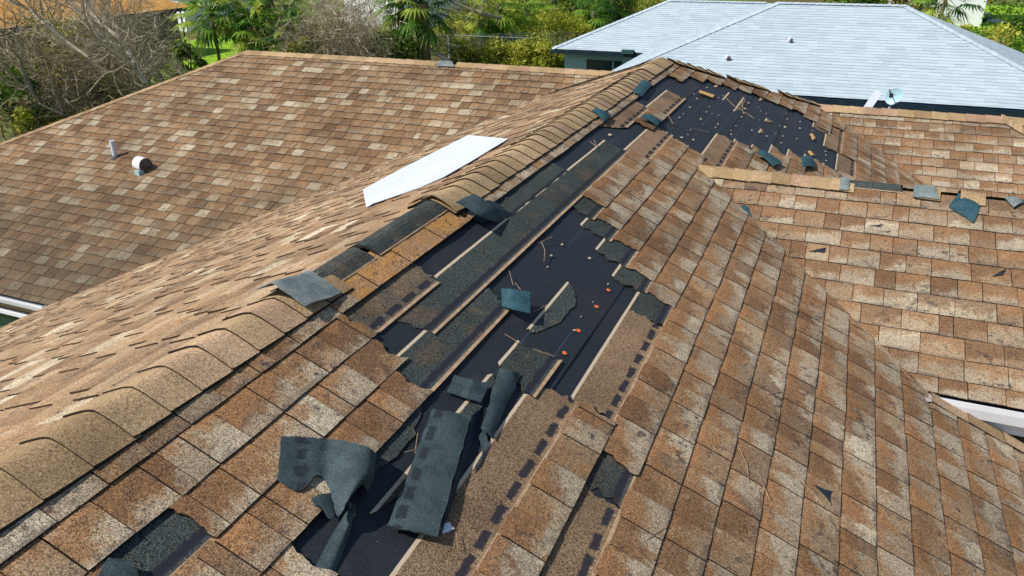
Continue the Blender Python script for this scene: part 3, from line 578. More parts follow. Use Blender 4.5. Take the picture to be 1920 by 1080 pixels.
# twigs
TW = [([(1015, 452), (1022, 470), (1020, 490)], 'reddish twig standing on the felt patch below the long strip'), ([(1010, 456), (1035, 444)], 'short twig crossing the reddish one'), ([(1000, 585), (1025, 572)], 'thin red stem beside the small island of shingle'),
 ([(946, 626), (972, 642)], 'pale splinter at the lower end of the felt patch'), ([(1000, 655), (1040, 668)], 'pale splinter over the brown shingle remnant'), ([(955, 508), (962, 535)], 'bristling twig above the square teal scrap'), ([(966, 530), (976, 543)], 'short pale splinter by the square teal scrap'),
 ([(778, 850), (783, 812)], 'thin red twig left of the long folded shingle'), ([(758, 848), (805, 836)], 'long brown pine needle left of the long folded shingle'), ([(1106, 265), (1118, 275), (1114, 262)], 'grey twig on the felt near the far caps'), ([(1300, 240), (1330, 248)], 'thin straight twig across the far felt'),
 ([(1385, 203), (1414, 222)], 'straight twig with crumbs on the far felt'), ([(1392, 184), (1393, 206)], 'upright bent twig near the far hip'), ([(1254, 218), (1262, 232), (1268, 230)], 'little bundle of pale twigs beside the teal scrap'), ([(1355, 178), (1378, 200)], 'fine twig under the far cream strip'),
 ([(1600, 262), (1640, 290), (1690, 320), (1722, 343)], 'long pale pine needles lying in the far valley'), ([(1612, 270), (1660, 305), (1700, 330)], 'second pine needle in the far valley'), ([(1640, 636), (1670, 670), (1712, 715)], 'long needle lying in the near valley'), ([(1586, 590), (1608, 612)], 'short pale needle near the valley middle'),
 ([(1384, 835), (1400, 870), (1405, 905)], 'long pine needle on the shingles low centre'), ([(1420, 880), (1440, 930), (1455, 955)], 'curved pine needle low on the right slope'), ([(1210, 1015), (1250, 985)], 'fine needle on the shingles bottom centre'), ([(140, 952), (155, 938)], 'short needle at the near cap edge'),
 ([(1505, 905), (1545, 948)], 'dry grass blade across the triangular notch'), ([(856, 1000), (858, 1030)], 'straight straw below the plastic scrap'), ([(1300, 872), (1345, 890)], 'thin straw on the right slope'), ([(1440, 740), (1465, 732)], 'short straw in the middle of the right slope')]
for i, (pp, tx) in enumerate(TW):
    P = PW2 if 'valley' in tx and 'near' not in tx and 'middle' not in tx and False else PM
    pts = [P(x, y, .016+.008*(k % 2)) for k, (x, y) in enumerate(pp)]; d_ = (pts[0]-CAM).length
    mb = MB(); mb.tube(pts, .0006+.00022*d_, 5); tag(mb.build('twig', M_TWIG), tx, 'twig')
# white sheet on the left slope
wp = [PL(x, y, .026) for x, y in ((680, 355), (745, 320), (878, 253), (953, 260), (882, 303), (833, 331), (790, 350), (702, 380), (687, 389))]
mb = MB(); mb.f.append([mb.add(p) for p in wp]); mb.f.append([mb.add(p-NL*.004) for p in wp[::-1]])
for i in range(9): a, b_ = wp[i], wp[(i+1) % 9]; mb.quad(a, a-NL*.004, b_-NL*.004, b_)
tag(mb.build('white_sheet', M_SHEET), 'large blank white sheet patching the slope left of the ridge caps', 'sheet')
# ------------------------------------------------------------------ ground
M_GR = NT('ground_mat', 1, .1)
g = M_GR.noise(.25, 4, .6); g2 = M_GR.noise(3, 4, .7)
cc = M_GR.mix(M_GR.sstep(g, .42, .58), (.11, .09, .035), (.12, .19, .03)); cc = M_GR.mix(M_GR.sstep(g2, .5, .7, 0, .6), cc, (.16, .13, .05)); M_GR = M_GR.col(cc)
mb = MB(); mb.grid([[(x, y, GZ+(.0 if abs(x) < 400 else -1)) for x in (-900, -300, -100, -50, 0, 50, 100, 300, 900)] for y in (-600, -200, -50, 0, 50, 100, 200, 400, 1200)])
tag(mb.build('ground', M_GR, None), kind='structure')
M_LAWN = NT('lawn_grass', 1, .1); cc = M_LAWN.mix(M_LAWN.sstep(M_LAWN.noise(1.2, 5, .7), .35, .65), (.14, .30, .012), (.28, .44, .03)); M_LAWN = M_LAWN.col(cc)
def flat(name, px, mat, dz): mb = MB(); mb.f.append([mb.add(PG(x, y, GZ+dz)) for x, y in px]); return tag(mb.build(name, mat, None), kind='structure')
flat('lawn', [(200, 175), (520, 110), (560, 75), (420, 60), (330, 82), (240, 120)], M_LAWN, .01)
flat('lawn', [(1760, 60), (1990, 90), (1990, 14), (1790, 8)], M_LAWN, .01)
flat('driveway', [(1846, 38), (1878, 46), (1886, 39), (1860, 33)], simple('concrete', (.45, .43, .38), (.55, .53, .48), 3), .02)
# ------------------------------------------------------------------ plants
def m_leaf(name, cols, tr=.38):
    t = NT(name, .6, .3); ti = t.sep(t.attr('tint').outputs['Vector']); c = t.ramp(ti[0], [(i/(len(cols)-1), c) for i, c in enumerate(cols)]); t.col(c)
    tl = t.new('ShaderNodeBsdfTranslucent'); t.l.new(c, tl.inputs[0]); mx = t.new('ShaderNodeMixShader'); mx.inputs[0].default_value = tr
    t.l.new(t.b.outputs[0], mx.inputs[1]); t.l.new(tl.outputs[0], mx.inputs[2]); t.l.new(mx.outputs[0], t.n['Material Output'].inputs[0]); return t.m
M_LG = m_leaf('green_leaf', [(.015, .05, .008), (.08, .18, .012), (.22, .36, .02), (.40, .50, .04)])
M_LY = m_leaf('yellow_leaf', [(.07, .10, .01), (.25, .31, .02), (.47, .50, .04), (.62, .52, .14)])
M_LO = m_leaf('olive_leaf', [(.05, .055, .012), (.17, .18, .03), (.34, .33, .07), (.48, .38, .15)])
M_PALM = m_leaf('palm_leaf', [(.015, .07, .018), (.08, .21, .02), (.22, .37, .03), (.45, .50, .08)])
t_ = NT('bark', .95, .1); ti_ = t_.sep(t_.attr('tint').outputs['Vector']); M_BARK = t_.col(t_.mix(t_.sstep(t_.noise(8, 3), .3, .7, 0, .3), t_.ramp(ti_[0], [(0, (.07, .055, .03)), (.3, (.24, .20, .12)), (.6, (.43, .37, .26)), (1, (.70, .62, .48))]), (.10, .075, .045)))
def at(px, py, dist):
    v = ray(px, py); v = v*(dist/math.hypot(v.x, v.y)); return CAM+v
def base_of(px, py, dist): p = at(px, py, dist); return V((p.x, p.y, GZ)), p.z-GZ
def leaves(mb, c, r, n, size, rr, shell=.5, tl=0, th=1, long=1.4, droop=0):
    c = V(c)
    for _ in range(n):
        d = V((rr.gauss(0, 1), rr.gauss(0, 1), rr.gauss(0, 1))).normalized(); k = shell+(1-shell)*rr.random()
        p = c+V((d.x*r[0]*k, d.y*r[1]*k, d.z*r[2]*k)); a = V((rr.gauss(0, 1), rr.gauss(0, 1), rr.gauss(0, .7)-droop)).normalized(); b = a.cross(V((rr.gauss(0, 1), rr.gauss(0, 1), rr.gauss(0, 1)))).normalized()
        s_ = size*rr.uniform(.6, 1.4); t = (tl+(th-tl)*rr.random(), 0, 0)
        i = [mb.add(p, t=t), mb.add(p+a*s_*long*.5+b*s_*.35, t=t), mb.add(p+a*s_*long, t=t), mb.add(p+a*s_*long*.5-b*s_*.35, t=t)]; mb.f.append(i)
def bush(px, top, dist, wid, label, mat, seed, n=2600, size=.1, name='shrub', cat='shrub', group=None, th=1, hmin=0):
    b, h = base_of(px, top, dist); rr = random.Random(seed); e = empty(name, b, label, cat, group); w = wid*dist/F/2
    mb = MB(); k = max(6, int(10+h*3))
    for i in range(k):
        a = rr.random()*6.28; q = rr.random()**.6; z = hmin*h+(1-hmin)*h*rr.uniform(.15, .92); s_ = rr.uniform(.28, .5)*min(w, h)*1.1
        fall = 1-.45*(z/h)**2
        leaves(mb, (b.x+math.cos(a)*w*q*fall, b.y+math.sin(a)*w*q*.8*fall, b.z+z), (s_, s_, s_*.75), n//k, size, rr, .35, 0 if rr.random() < .5 else .3, th if rr.random() < .6 else .6*th)
    mb.build('crown', mat, e)
    tb = MB()
    for i in range(6):
        a = rr.random()*6.28; tip = b+V((math.cos(a)*w*.6, math.sin(a)*w*.6, h*rr.uniform(.5, .8))); tb.tube([b+V((math.cos(a)*.1, math.sin(a)*.1, -.1)), b.lerp(tip, .5)+V((0, 0, .1*h)), tip], [.05, .03, .012], 5, (rr.uniform(.2, .7),)*3)
    tb.build('trunk', M_BARK, e)
    return e
def grow(mb, p, d, L, r, lev, rr, tint, up_=.1):
    n = 3 if lev > 1 else 2; pts = [p]; q = V(p); dd = V(d)
    for i in range(n):
        dd = (dd+V((rr.gauss(0, .22), rr.gauss(0, .22), rr.gauss(up_*.3, .18)))).normalized(); q = q+dd*(L/n); pts.append(q)
    mb.tube(pts, [r*(1-.55*i/n) for i in range(n+1)], 5 if lev > 3 else 3, (min(1, max(0, tint+rr.uniform(-.15, .15))),)*3)
    if lev == 0: return
    for i in range(rr.choice((3, 4, 4)) if lev > 1 else 4):
        f = rr.uniform(.25, 1); k = min(n-1, int(f*n)); s_ = pts[k].lerp(pts[k+1], f*n-k) if k < n else pts[-1]
        nd = (dd*rr.uniform(.4, 1)+V((rr.gauss(0, .7), rr.gauss(0, .7), rr.gauss(up_, .5)))).normalized()
        grow(mb, s_, nd, L*rr.uniform(.5, .75), r*.5, lev-1, rr, tint, up_)
def bare(px, top, dist, label, seed, lean=(0, 0), lev=5, tint=.55, k=4, group=None, leafy=0, mat=None, hscale=1):
    b, h = base_of(px, top, dist); rr = random.Random(seed); e = empty('bare_tree', b, label, 'tree', group); h *= hscale
    mb = MB(); d = V((lean[0], lean[1], 1)).normalized()
    mb.tube([b-V((0, 0, .1)), b+d*h*.12, b+d*h*.25], [.14, .11, .09], 7, (tint,)*3); mb.build('trunk', M_BARK, e)
    mb = MB()
    for i in range(k):
        a = rr.random()*6.28; grow(mb, b+d*h*rr.uniform(.08, .25), (d+V((math.cos(a)*.7, math.sin(a)*.7, rr.uniform(-.1, .4)))).normalized(), h*.5, .06, lev-1, rr, tint)
    for i in range(int(260*h) if lev > 5 else 300):
        p = b+V((rr.gauss(0, h*.27)+d.x*h*.3, rr.gauss(0, h*.27)+d.y*h*.3, h*min(1., abs(rr.gauss(.45, .25))))); a_ = V((rr.gauss(0, 1), rr.gauss(0, 1), rr.gauss(.2, .8))).normalized(); L = rr.uniform(.25, .9)
        w2 = a_.cross(V((rr.gauss(0, 1), rr.gauss(0, 1), 1))).normalized()*.009; m_ = p+a_*L*.5+V((rr.gauss(0, .05), rr.gauss(0, .05), rr.gauss(0, .05))); tt = (min(1, max(0, tint+rr.uniform(-.3, .35))),)*3
        i0 = [mb.add(q, t=tt) for q in (p-w2, p+w2, m_-w2, m_+w2, p+a_*L)]; mb.f += [[i0[0], i0[1], i0[3], i0[2]], [i0[2], i0[3], i0[4]]]
    mb.build('crown', M_BARK, e)
    if leafy:
        mb = MB()
        for i in range(12): leaves(mb, b+V((rr.gauss(0, h*.28), rr.gauss(0, h*.28), h*rr.uniform(.15, .75))), (.7, .7, .5), leafy//12, .07, rr, .1)
        mb.build('foliage', mat or M_LO, e)
    return e
def palm(px, top, dist, label, seed, nl=18, R_=1.1, trunk=.16, group=None, th=1, name='palm_tree', hang=0):
    """fan palm: crown centre at pixel (px, top)"""
    b, h = base_of(px, top, dist); rr = random.Random(seed); e = empty(name, b, label, 'palm tree', group)
    mb = MB(); mb.tube([b-V((0, 0, .1)), b+V((rr.gauss(0, .1), rr.gauss(0, .1), h*.5)), b+V((0, 0, h))], [trunk*1.15, trunk, trunk*1.1], 10, (.25,)*3); mb.build('trunk', M_BARK, e)
    mb = MB(); c = b+V((0, 0, h))
    for i in range(nl):
        a = 2.4*i+rr.uniform(-.3, .3); el = 1.25-2.3*((i+.5)/nl)**.9-hang
        pd = V((math.cos(a)*math.cos(el), math.sin(a)*math.cos(el), math.sin(el))); pl = R_*rr.uniform(.5, .8); s_ = c+pd*pl+V((0, 0, -.12*pl))
        tt = rr.random()*th; mb.tube([c, c+pd*pl*.5, s_], [.025, .018, .012], 4, (tt,)*3)
        sd_ = pd.cross(V((0, 0, 1))); sd_ = sd_.normalized() if sd_.length > .01 else V((1, 0, 0)); nb = 20
        for k in range(nb):
            an = (k/(nb-1)-.5)*4.3; bl = R_*rr.uniform(.6, .85)*(1-.15*abs(an)); dd = (pd*math.cos(an)+sd_*math.sin(an)).normalized(); m1 = s_+dd*bl*.55+V((0, 0, -.04*bl)); m2 = s_+dd*bl+V((0, 0, -.32*bl*rr.uniform(.7, 1.3)))
            w_ = dd.cross(V((0, 0, 1))); w_ = (w_.normalized() if w_.length > .01 else V((1, 0, 0)))*.035*R_+V((0, 0, .012)); t = (min(1, max(0, tt+rr.uniform(-.15, .2))),)*3
            i0 = [mb.add(s_, t=t), mb.add(m1+w_, t=t), mb.add(m1-w_, t=t), mb.add(m2, t=t)]; mb.f.append([i0[0], i0[1], i0[2]]); mb.f.append([i0[1], i0[3], i0[2]])
    mb.build('crown', M_PALM, e); return e
G1 = 'bare storm-stripped trees left of the house'
bare(70, -30, 28, 'broad grey bare tree at the far left top corner', 1, (.2, .1), 6, .5, 5, G1)
bare(160, -60, 32, 'bare tree left of the orange-roofed house', 2, (-.3, .1), 6, .55, 5, G1, 900)
bare(215, 40, 29, 'low tangle of bare branches before the orange-roofed house', 3, (-.5, 0), 6, .55, 5, G1, 900)
bare(20, 60, 25, 'bare brushy tree at the left edge', 4, (.1, .2), 6, .4, 5, G1, 900)
bare(120, 90, 26, 'dark bare thicket over the roof eave on the left', 5, (.1, 0), 6, .35, 5, G1, 1200)
bare(290, 60, 37, 'thin pale bare sapling by the orange-roofed house wall', 6, (.1, 0), 5, .7, 4, G1)
bare(60, 130, 25, 'bare thicket below the left top corner', 61, (.1, .2), 6, .45, 5, G1, 1200)
bare(180, 120, 27, 'low bare thicket close behind the left hip', 62, (-.2, .2), 6, .4, 5, G1, 1200)
bare(245, 110, 31, 'bare brush beside the pale forked limb', 63, (-.2, .2), 6, .45, 4, G1, 700)
bare(110, 20, 30, 'tall grey bare crown between the two pale limbs', 64, (-.2, .2), 6, .5, 4, G1, 700)
G2 = 'bare trees behind the left wing ridge'
bare(600, -50, 38, 'grey bare tree right of the palms', 7, (.3, 0), 6, .6, 5, G2, 300)
bare(665, -60, 41, 'pale bare tree left of the dark palm trunk', 8, (-.3, 0), 6, .75, 5, G2)
bare(560, 10, 36, 'low bare bush behind the ridge beside the palms', 9, (.2, 0), 5, .5, 5, G2, 400)
bare(640, 20, 37, 'brushy bare tree with leaning stems behind the ridge', 10, (.4, 0), 6, .5, 5, G2)
bare(705, 10, 40, 'pale wispy bare tree beside the dark shrub', 65, (-.1, 0), 6, .8, 4, G2)
def limb(pts, label, d, r0, r1, tint=.95):
    P_ = [at(x, y, dd) for x, y, dd in pts]; mb = MB(); n = len(P_); mb.tube(P_, [r0+(r1-r0)*i/(n-1) for i in range(n)], 7, (tint,)*3); rr = random.Random(label)
    for i in range(9):
        k = rr.randrange(n-1); s_ = P_[k].lerp(P_[k+1], rr.random()); grow(mb, s_, (P_[-1]-P_[0]).normalized()+V((rr.gauss(0, .6), rr.gauss(0, .6), rr.gauss(.3, .4))), 1.6, .03, 3, rr, tint*.75)
    tag(mb.build('fallen_branch', M_BARK), label, 'branch')
limb([(272, 155, 25), (262, 140, 25), (248, 108, 25.2), (222, 70, 25.5), (190, 45, 26), (165, 15, 26.5), (150, -20, 27)], 'long pale forked limb rising left of the orange-roofed house', 25, .085, .03)
limb([(262, 140, 25), (236, 113, 24.6), (196, 84, 24.4), (180, 70, 24.4)], 'shorter pale fork lying against the long limb', 25, .06, .03)
limb([(165, 107, 24.5), (125, 78, 24.8), (85, 45, 25), (50, 15, 25.4), (10, 0, 25.6)], 'pale leaning limb at the upper left', 25, .045, .03, .85)
limb([(118, 215, 23), (75, 195, 23), (58, 170, 23.2), (42, 148, 23.4)], 'brown broken limb low at the left', 23, .03, .015, .6)
limb([(938, 34, 44), (900, 25, 43), (868, 12, 43), (845, 2, 43)], 'reddish dead limb above the hedge', 43, .12, .05, .45)
limb([(845, 118, 38), (830, 108, 38), (812, 96, 38.3), (795, 88, 38.6)], 'grey log leaning behind the left wing ridge', 38, .10, .08, .8)
bush(15, 110, 24, 90, 'dark green shrub at the left edge of the yard', M_LG, 21, 2500, .09, th=.5)
bush(35, 190, 23.4, 80, 'yellow green weeping shrub low at the left edge', M_LY, 22, 1500, .09)
bush(100, 200, 23.6, 120, 'dark olive scrub just behind the left hip', M_LO, 23, 2500, .08, th=.7)
bush(170, 150, 26, 160, 'olive undergrowth below the bare trees', M_LO, 24, 3500, .08, th=.7)
bush(70, 70, 28, 190, 'grey olive scrub in the upper left', M_LO, 241, 3500, .08, th=.8)
bush(338, 72, 36, 45, 'round green bush on the lawn beside the orange-roofed house', M_LG, 25, 2200, .12, th=.75)
bush(372, 96, 34, 32, 'small dark green bush on the lawn', M_LG, 26, 900, .1, th=.5)
bush(318, 108, 32, 40, 'small light green plant at the lawn edge', M_LY, 27, 600, .09)
bush(95, 20, 33, 130, 'amber leafed shrub under the orange roof', M_LY, 28, 1800, .1)
G3 = 'fan palms behind the left wing'
palm(395, 22, 39, 'first fan palm from the left, beside the lawn', 31, 26, 1.35, .07, group=G3)
palm(445, 5, 41, 'tall fan palm second from the left', 32, 22, 1.5, group=G3)
palm(505, -5, 40, 'fan palm with pale fronds third from the left', 33, 22, 1.4, group=G3)
palm(470, 50, 38, 'lower fan palm close behind the ridge corner', 34, 20, 1.2, group=G3)
palm(540, 45, 38.5, 'low fan palm right of the others', 35, 18, 1.1, group=G3, th=.7)
palm(515, 82, 37, 'tiny young palm with a single bright frond by the ridge', 37, 9, .8, .07, group=G3)
bush(500, 40, 42, 160, 'dark green understorey behind the palms', M_LG, 38, 5000, .13, th=.5)
bush(620, 50, 43, 200, 'grey green scrub behind the bare trees', M_LO, 39, 3500, .12, th=.8)
palm(790, 5, 38.5, 'palm with thick dark trunk rising behind the ridge', 41, 20, 1.6, .33)
palm(750, -5, 39, 'green palm crown left of the dark trunk', 42, 18, 1.3, .14)
bush(735, 55, 38, 95, 'dense dark green shrub left of the thick palm trunk', M_LG, 43, 3500, .11, th=.55)
bush(778, 70, 37.6, 30, 'small shrub at the foot of the thick palm trunk', M_LO, 44, 600, .1)
G4 = 'yellow green hedge shrubs by the grey-roofed house'
for i, (px, tp, d, w_, lb, mt) in enumerate([(885, 72, 39, 90, 'leftmost yellow hedge shrub beside the fence post', M_LY), (925, 76, 39, 100, 'second yellow hedge shrub behind the ridge', M_LY), (970, 72, 39, 100, 'third hedge shrub, in the middle of the hedge', M_LY), (1012, 76, 39, 90, 'fourth hedge shrub with straw coloured stems', M_LY), (1050, 84, 39, 70, 'hedge shrub touching the grey roof corner', M_LY),
    (1050, 20, 44, 110, 'tall yellow shrub behind the grey roof corner', M_LY), (1000, 50, 46, 110, 'olive shrub behind the hedge', M_LY), (900, 45, 47, 120, 'yellow green shrub behind the fence', M_LY), (840, 40, 46, 90, 'straw yellow shrub right of the thick palm trunk', M_LY), (905, -10, 60, 140, 'leafy yellow tree behind the hedge', M_LY)]):
    bush(px, tp, d, w_, lb, mt, 50+i, 4200, .10, group=G4)
for i, (px, tp, d, w_, lb, mt) in enumerate([(870, 30, 52, 110, 'sunlit yellow scrub below the dead limb', M_LY), (960, 25, 54, 100, 'bright scrub between the hanging palms', M_LY), (1090, 40, 48, 70, 'yellow green sapling over the grey eave', M_LY), (1180, -10, 57, 110, 'sunlit bush touching the grey hip', M_LY), (690, 70, 38, 50, 'light green weed clump behind the ridge', M_LY), (560, 70, 37, 60, 'small sunlit weeds beside the palms', M_LY), (250, 165, 27, 60, 'thin sunlit weeds below the forked limb', M_LO)]):
    bush(px, tp, d, w_, lb, mt, 150+i, 2600, .11, name='scrub_bush')
palm(935, 8, 46, 'hanging green palm in the middle of the tree line', 71, 20, 1.6, hang=.35)
palm(985, 10, 49, 'fan palm right of the hanging palm', 72, 20, 1.6, hang=.3)
palm(1040, -5, 55, 'far palm crown at the top edge', 73, 18, 1.6)
palm(900, 40, 45, 'bright low palm in front of the far shrubs', 74, 14, .9)
palm(1115, 20, 50, 'palm just left of the grey roof hip', 75, 18, 1.5, th=.7)
palm(1150, 0, 56, 'palm above the grey roof hip', 76, 18, 1.5, th=.8)
bush(1120, -20, 58, 190, 'dark green tree behind the grey roof', M_LG, 77, 5000, .16, name='leafy_tree', cat='tree', th=.6)
bush(1000, -60, 66, 230, 'broad green tree at the top edge behind the palms', M_LY, 78, 5000, .18, name='leafy_tree', cat='tree', th=.8)
bush(1200, -40, 62, 160, 'green tree behind the ridge of the grey roof', M_LY, 79, 3500, .16, name='leafy_tree', cat='tree')
bush(860, -60, 70, 150, 'amber tree at the top edge right of the white building', M_LY, 80, 3000, .18, name='leafy_tree', cat='tree')
# far trees over the grey ridge and at the right
bush(1640, -40, 70, 150, 'green tree above the ridge of the grey roof', M_LG, 81, 3500, .2, name='leafy_tree', cat='tree', th=.8)
bush(1700, -40, 64, 90, 'olive tree left of the tall white building', M_LO, 82, 2500, .2, name='leafy_tree', cat='tree')
palm(1775, -5, 48, 'palm hanging in front of the tall white building', 83, 16, 1.5, .1, hang=.5)
bush(1910, 0, 40, 110, 'dark green tree at the right top corner', M_LG, 84, 4500, .12, name='leafy_tree', cat='tree', th=.5)
for i, (px, tp, d, w_, lb, mt) in enumerate([(1800, 42, 44, 60, 'bright shrub at the foot of the tall white building', M_LY), (1835, 46, 38, 110, 'green shrub right of the grey roof hip', M_LG), (1880, 50, 34, 110, 'yellow green shrub near the right edge', M_LY), (1925, 60, 30, 120, 'dark shrub at the right edge by the grey roof', M_LG), (1760, 34, 46, 50, 'small shrub by the white wall', M_LG), (1870, 70, 30, 90, 'leafy shrub touching the grey hip', M_LO), (1860, 0, 90, 150, 'far tree line behind the lawn at the right', M_LO)]):
    bush(px, tp, d, w_, lb, mt, 90+i, 2600, .11, group='shrubs beyond the grey roof at the right')
# chain-link fence
fe = empty('chain_link_fence', PG(835, 110), 'grey chain link fence with one tall post behind the ridge', 'fence'); M_STEEL = simple('galvanised_steel', (.35, .4, .42), (.45, .5, .52), 6, .4)
f0, f1 = at(790, 64, 42), at(1000, 72, 42); d_ = f1-f0
mb = MB(); mb.tube([f0, f1], .02, 6); mb.build('rail', M_STEEL, fe)
for f in (0, .24, .62, 1):
    p = f0+d_*f; mb = MB(); mb.tube([V((p.x, p.y, GZ)), p+V((0, 0, .05))], (.045 if f == .24 else .02), 8); mb.build('post', M_STEEL, fe)
mb = MB(); hh = f0.z-GZ; n = 44
for i in range(-20, n):
    for s_ in (1, -1):
        pts = []
        for a in (0, 1):
            u = (i+ (a*20 if s_ > 0 else 20-a*20))/n; 
            pts.append(V((f0.x+d_.x*u, f0.y+d_.y*u, GZ+hh*a)))
        mb.tube(pts, .0022, 3)
mb.build('wire_mesh', M_STEEL, fe)
# ------------------------------------------------------------------ neighbouring grey-roofed house
def m_grey():
    t = NT('grey_shingle', .9, .25); ti = t.sep(t.attr('tint').outputs['Vector']); uv = t.sep(t.attr('tuv').outputs['Vector'])
    c = t.ramp(ti[0], [(0, (.37, .445, .50)), (.5, (.415, .495, .55)), (1, (.45, .535, .585))]); c = t.mix(t.sstep(t.noise(.8, 4, .6), .5, .75, 0, .35), c, (.33, .39, .44))
    c = t.mix(t.math('MULTIPLY', t.sstep(uv[1], .72, 1.), .28), c, (.25, .32, .38))
    return t.col(t.mix(t.math('GREATER_THAN', uv[1], 1.5), c, (.12, .16, .20)))
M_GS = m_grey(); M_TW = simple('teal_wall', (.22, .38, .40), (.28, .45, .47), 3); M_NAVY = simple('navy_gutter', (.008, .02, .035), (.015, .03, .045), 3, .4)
nh = empty('house', (1.2, 25, GZ), 'neighbouring house with pale blue grey hip roof at the upper right', 'house')
field('roof_slope', M_GS, nh, (0, 25.1, -.83), (1, 0, 0), (0, -1, -S), 0, 40, lambda b: [(lambda q: -.45-q*ST, lambda q: 2.95+q*ST)], None, 51, (.25, .5), 0, 4.3*NR, gap=.0004)
field('roof_slope', M_GS, nh, (-.45, 0, -.83), (0, 1, 0), (-1, 0, -S), 0, 40, lambda b: [(lambda q: 25.1-q*ST, lambda q: 25.1+q*ST)], None, 52, (.25, .5), 0, 4.3*NR, gap=.0004)
field('roof_slope', M_GS, nh, (2.95, 0, -.83), (0, 1, 0), (1, 0, -S), 0, 40, lambda b: [(lambda q: 25.1-q*ST, lambda q: 25.1+q*ST)], None, 53, (.25, .5), 0, 4.3*NR, gap=.0004)
field('roof_slope', M_GS, nh, (0, 30.4, -1.25), (1, 0, 0), (0, -1, -S), 0, 40, lambda b: [(lambda q: -4.8-q*ST, lambda q: -.9-q*ST)], None, 54, (.25, .5), 0, 3.4*NR, gap=.0004)
def slab2(name, pts, mat, par): mb = MB(); mb.f.append([mb.add(p, (0, .5)) for p in pts]); return mb.build(name, mat, par)
ze = -.83-S*4.3
slab2('roof_slope', [(-.45, 25.1, -.83), (2.95, 25.1, -.83), (7.25, 29.4, ze), (-4.75, 29.4, ze)], M_GS, nh)
slab2('roof_slope', [(-4.8, 30.4, -1.25), (-.4, 30.4, -1.25), (-.4, 33.8, -2.7), (-8.2, 33.8, -2.7)], M_GS, nh)
slab2('roof_slope', [(-4.8, 30.4, -1.25), (-8.2, 27, -2.7), (-8.2, 33.8, -2.7)], M_GS, nh)
def cap2(a, b, par=nh, mat=M_GS):
    a, b = V(a), V(b); d_ = (b-a); sd_ = d_.cross(V((0, 0, 1))).normalized(); mb = MB(); n = max(2, int(d_.length/.2))
    for i in range(n):
        p, q = a.lerp(b, i/n), a.lerp(b, (i+1.1)/n)
        rows = [[x+sd_*w_+V((0, 0, .03+hh-abs(w_)*.3)) for w_ in (-.13, -.05, 0, .05, .13)] for x, hh in ((p, .0), (q, .012))]; mb.grid(rows, None, None, (random.Random(i).random(), 0, 0))
    mb.grid([[x+sd_*w_+V((0, 0, -.02-abs(w_)*.3)) for w_ in (-.13, .13)] for x in (a, b)])
    return mb.build('ridge_cap', mat, par)
cap2((-.45, 25.1, -.83), (2.95, 25.1, -.83)); cap2((-4.75, 20.8, ze), (-.45, 25.1, -.83)); cap2((7.25, 20.8, ze), (2.95, 25.1, -.83)); cap2((-8.2, 27, -2.7), (-4.8, 30.4, -1.25)); cap2((-4.8, 30.4, -1.25), (-1.3, 30.4, -1.25))
def bxp(name, c, sx, sy, sz, mat, par, rot=0): mb = MB(); mb.box(c, sx, sy, sz, rot); return mb.build(name, mat, par)
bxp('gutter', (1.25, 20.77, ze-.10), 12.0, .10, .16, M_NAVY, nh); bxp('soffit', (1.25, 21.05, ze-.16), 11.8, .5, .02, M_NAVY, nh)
bxp('wall', (1.25, 25.1, (GZ+ze)/2-.1), 11.0, 7.6, ze-GZ-.2, simple('wall_painted_shade', (.03, .055, .075), (.04, .07, .09), 3), nh)  # shade below the eave is painted into this wall's dark colour
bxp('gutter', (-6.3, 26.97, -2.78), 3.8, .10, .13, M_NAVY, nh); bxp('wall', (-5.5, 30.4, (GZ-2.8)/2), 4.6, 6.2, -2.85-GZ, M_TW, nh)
w_ = bxp('window', (-6.3, 27.28, -3.5), 1.3, .04, .9, M_GLASS, nh); bxp('window_frame', (-5.95, 27.25, -3.5), .05, .04, .9, M_TW, w_)
w_ = bxp('window', (-4.95, 27.28, -3.5), 1.0, .04, .9, simple('pale_window', (.5, .6, .64), (.6, .7, .74), 2), nh)
bxp('downspout_box', (-5.35, 26.9, -2.66), .42, .2, .12, simple('dark_green_box', (.02, .07, .07), (.03, .1, .1), 3), nh)
for (px, py, r_) in ((1363, 112, .055), (1480, 79, .04)):
    p = hit(px, py, NW, (0, 25.1, -.83)); mb = MB(); mb.tube([p, p+V((0, 0, .08)), p+V((0, 0, .13))], [r_, r_, r_*.5], 10); v_ = mb.build('roof_vent', M_VENT, nh, True)
    mb = MB(); mb.tube([p+V((.04, -.04, -.02)), p+V((.06, -.07, .09))], [r_, r_*.9], 8); mb.build('vent_mouth', M_VDARK, v_)
# satellite dish and leaning white board by the neighbour's eave
P0 = at(1675, 196, 19.6); ds = empty('satellite_dish', (P0.x, P0.y, P0.z-.6), 'pale blue satellite dish by the eave of the grey-roofed house', 'satellite dish')
u = (CAM-P0).normalized(); u = V((u.x-.3, u.y, .25)).normalized(); a_ = u.orthogonal().normalized(); b_ = u.cross(a_)
mb = MB(); cN = at(1677, 181, 19.6); mb.grid([[cN+(a_*math.cos(t)+b_*math.sin(t)*.85)*r_+u*(r_*r_*1.1) for t in [6.2832*i/20 for i in range(21)]] for r_ in (.001, .06, .12, .17, .20)]); mb.build('dish', simple('dish_paint', (.34, .55, .66), (.42, .62, .72), 3, .4), ds, True)
mb = MB(); mb.tube([cN-b_*.2, cN+u*.26, ], .012, 6); mb.box(cN+u*.26, .07, .07, .09); mb.build('arm', M_DARK, ds)
mb = MB(); mb.tube([cN-u*.05, P0+V((-.1, 0, -.2)), P0+V((-.12, 0, -.6))], .025, 8); mb.box(cN-u*.06, .14, .1, .14); mb.build('mast', M_STEEL, ds)
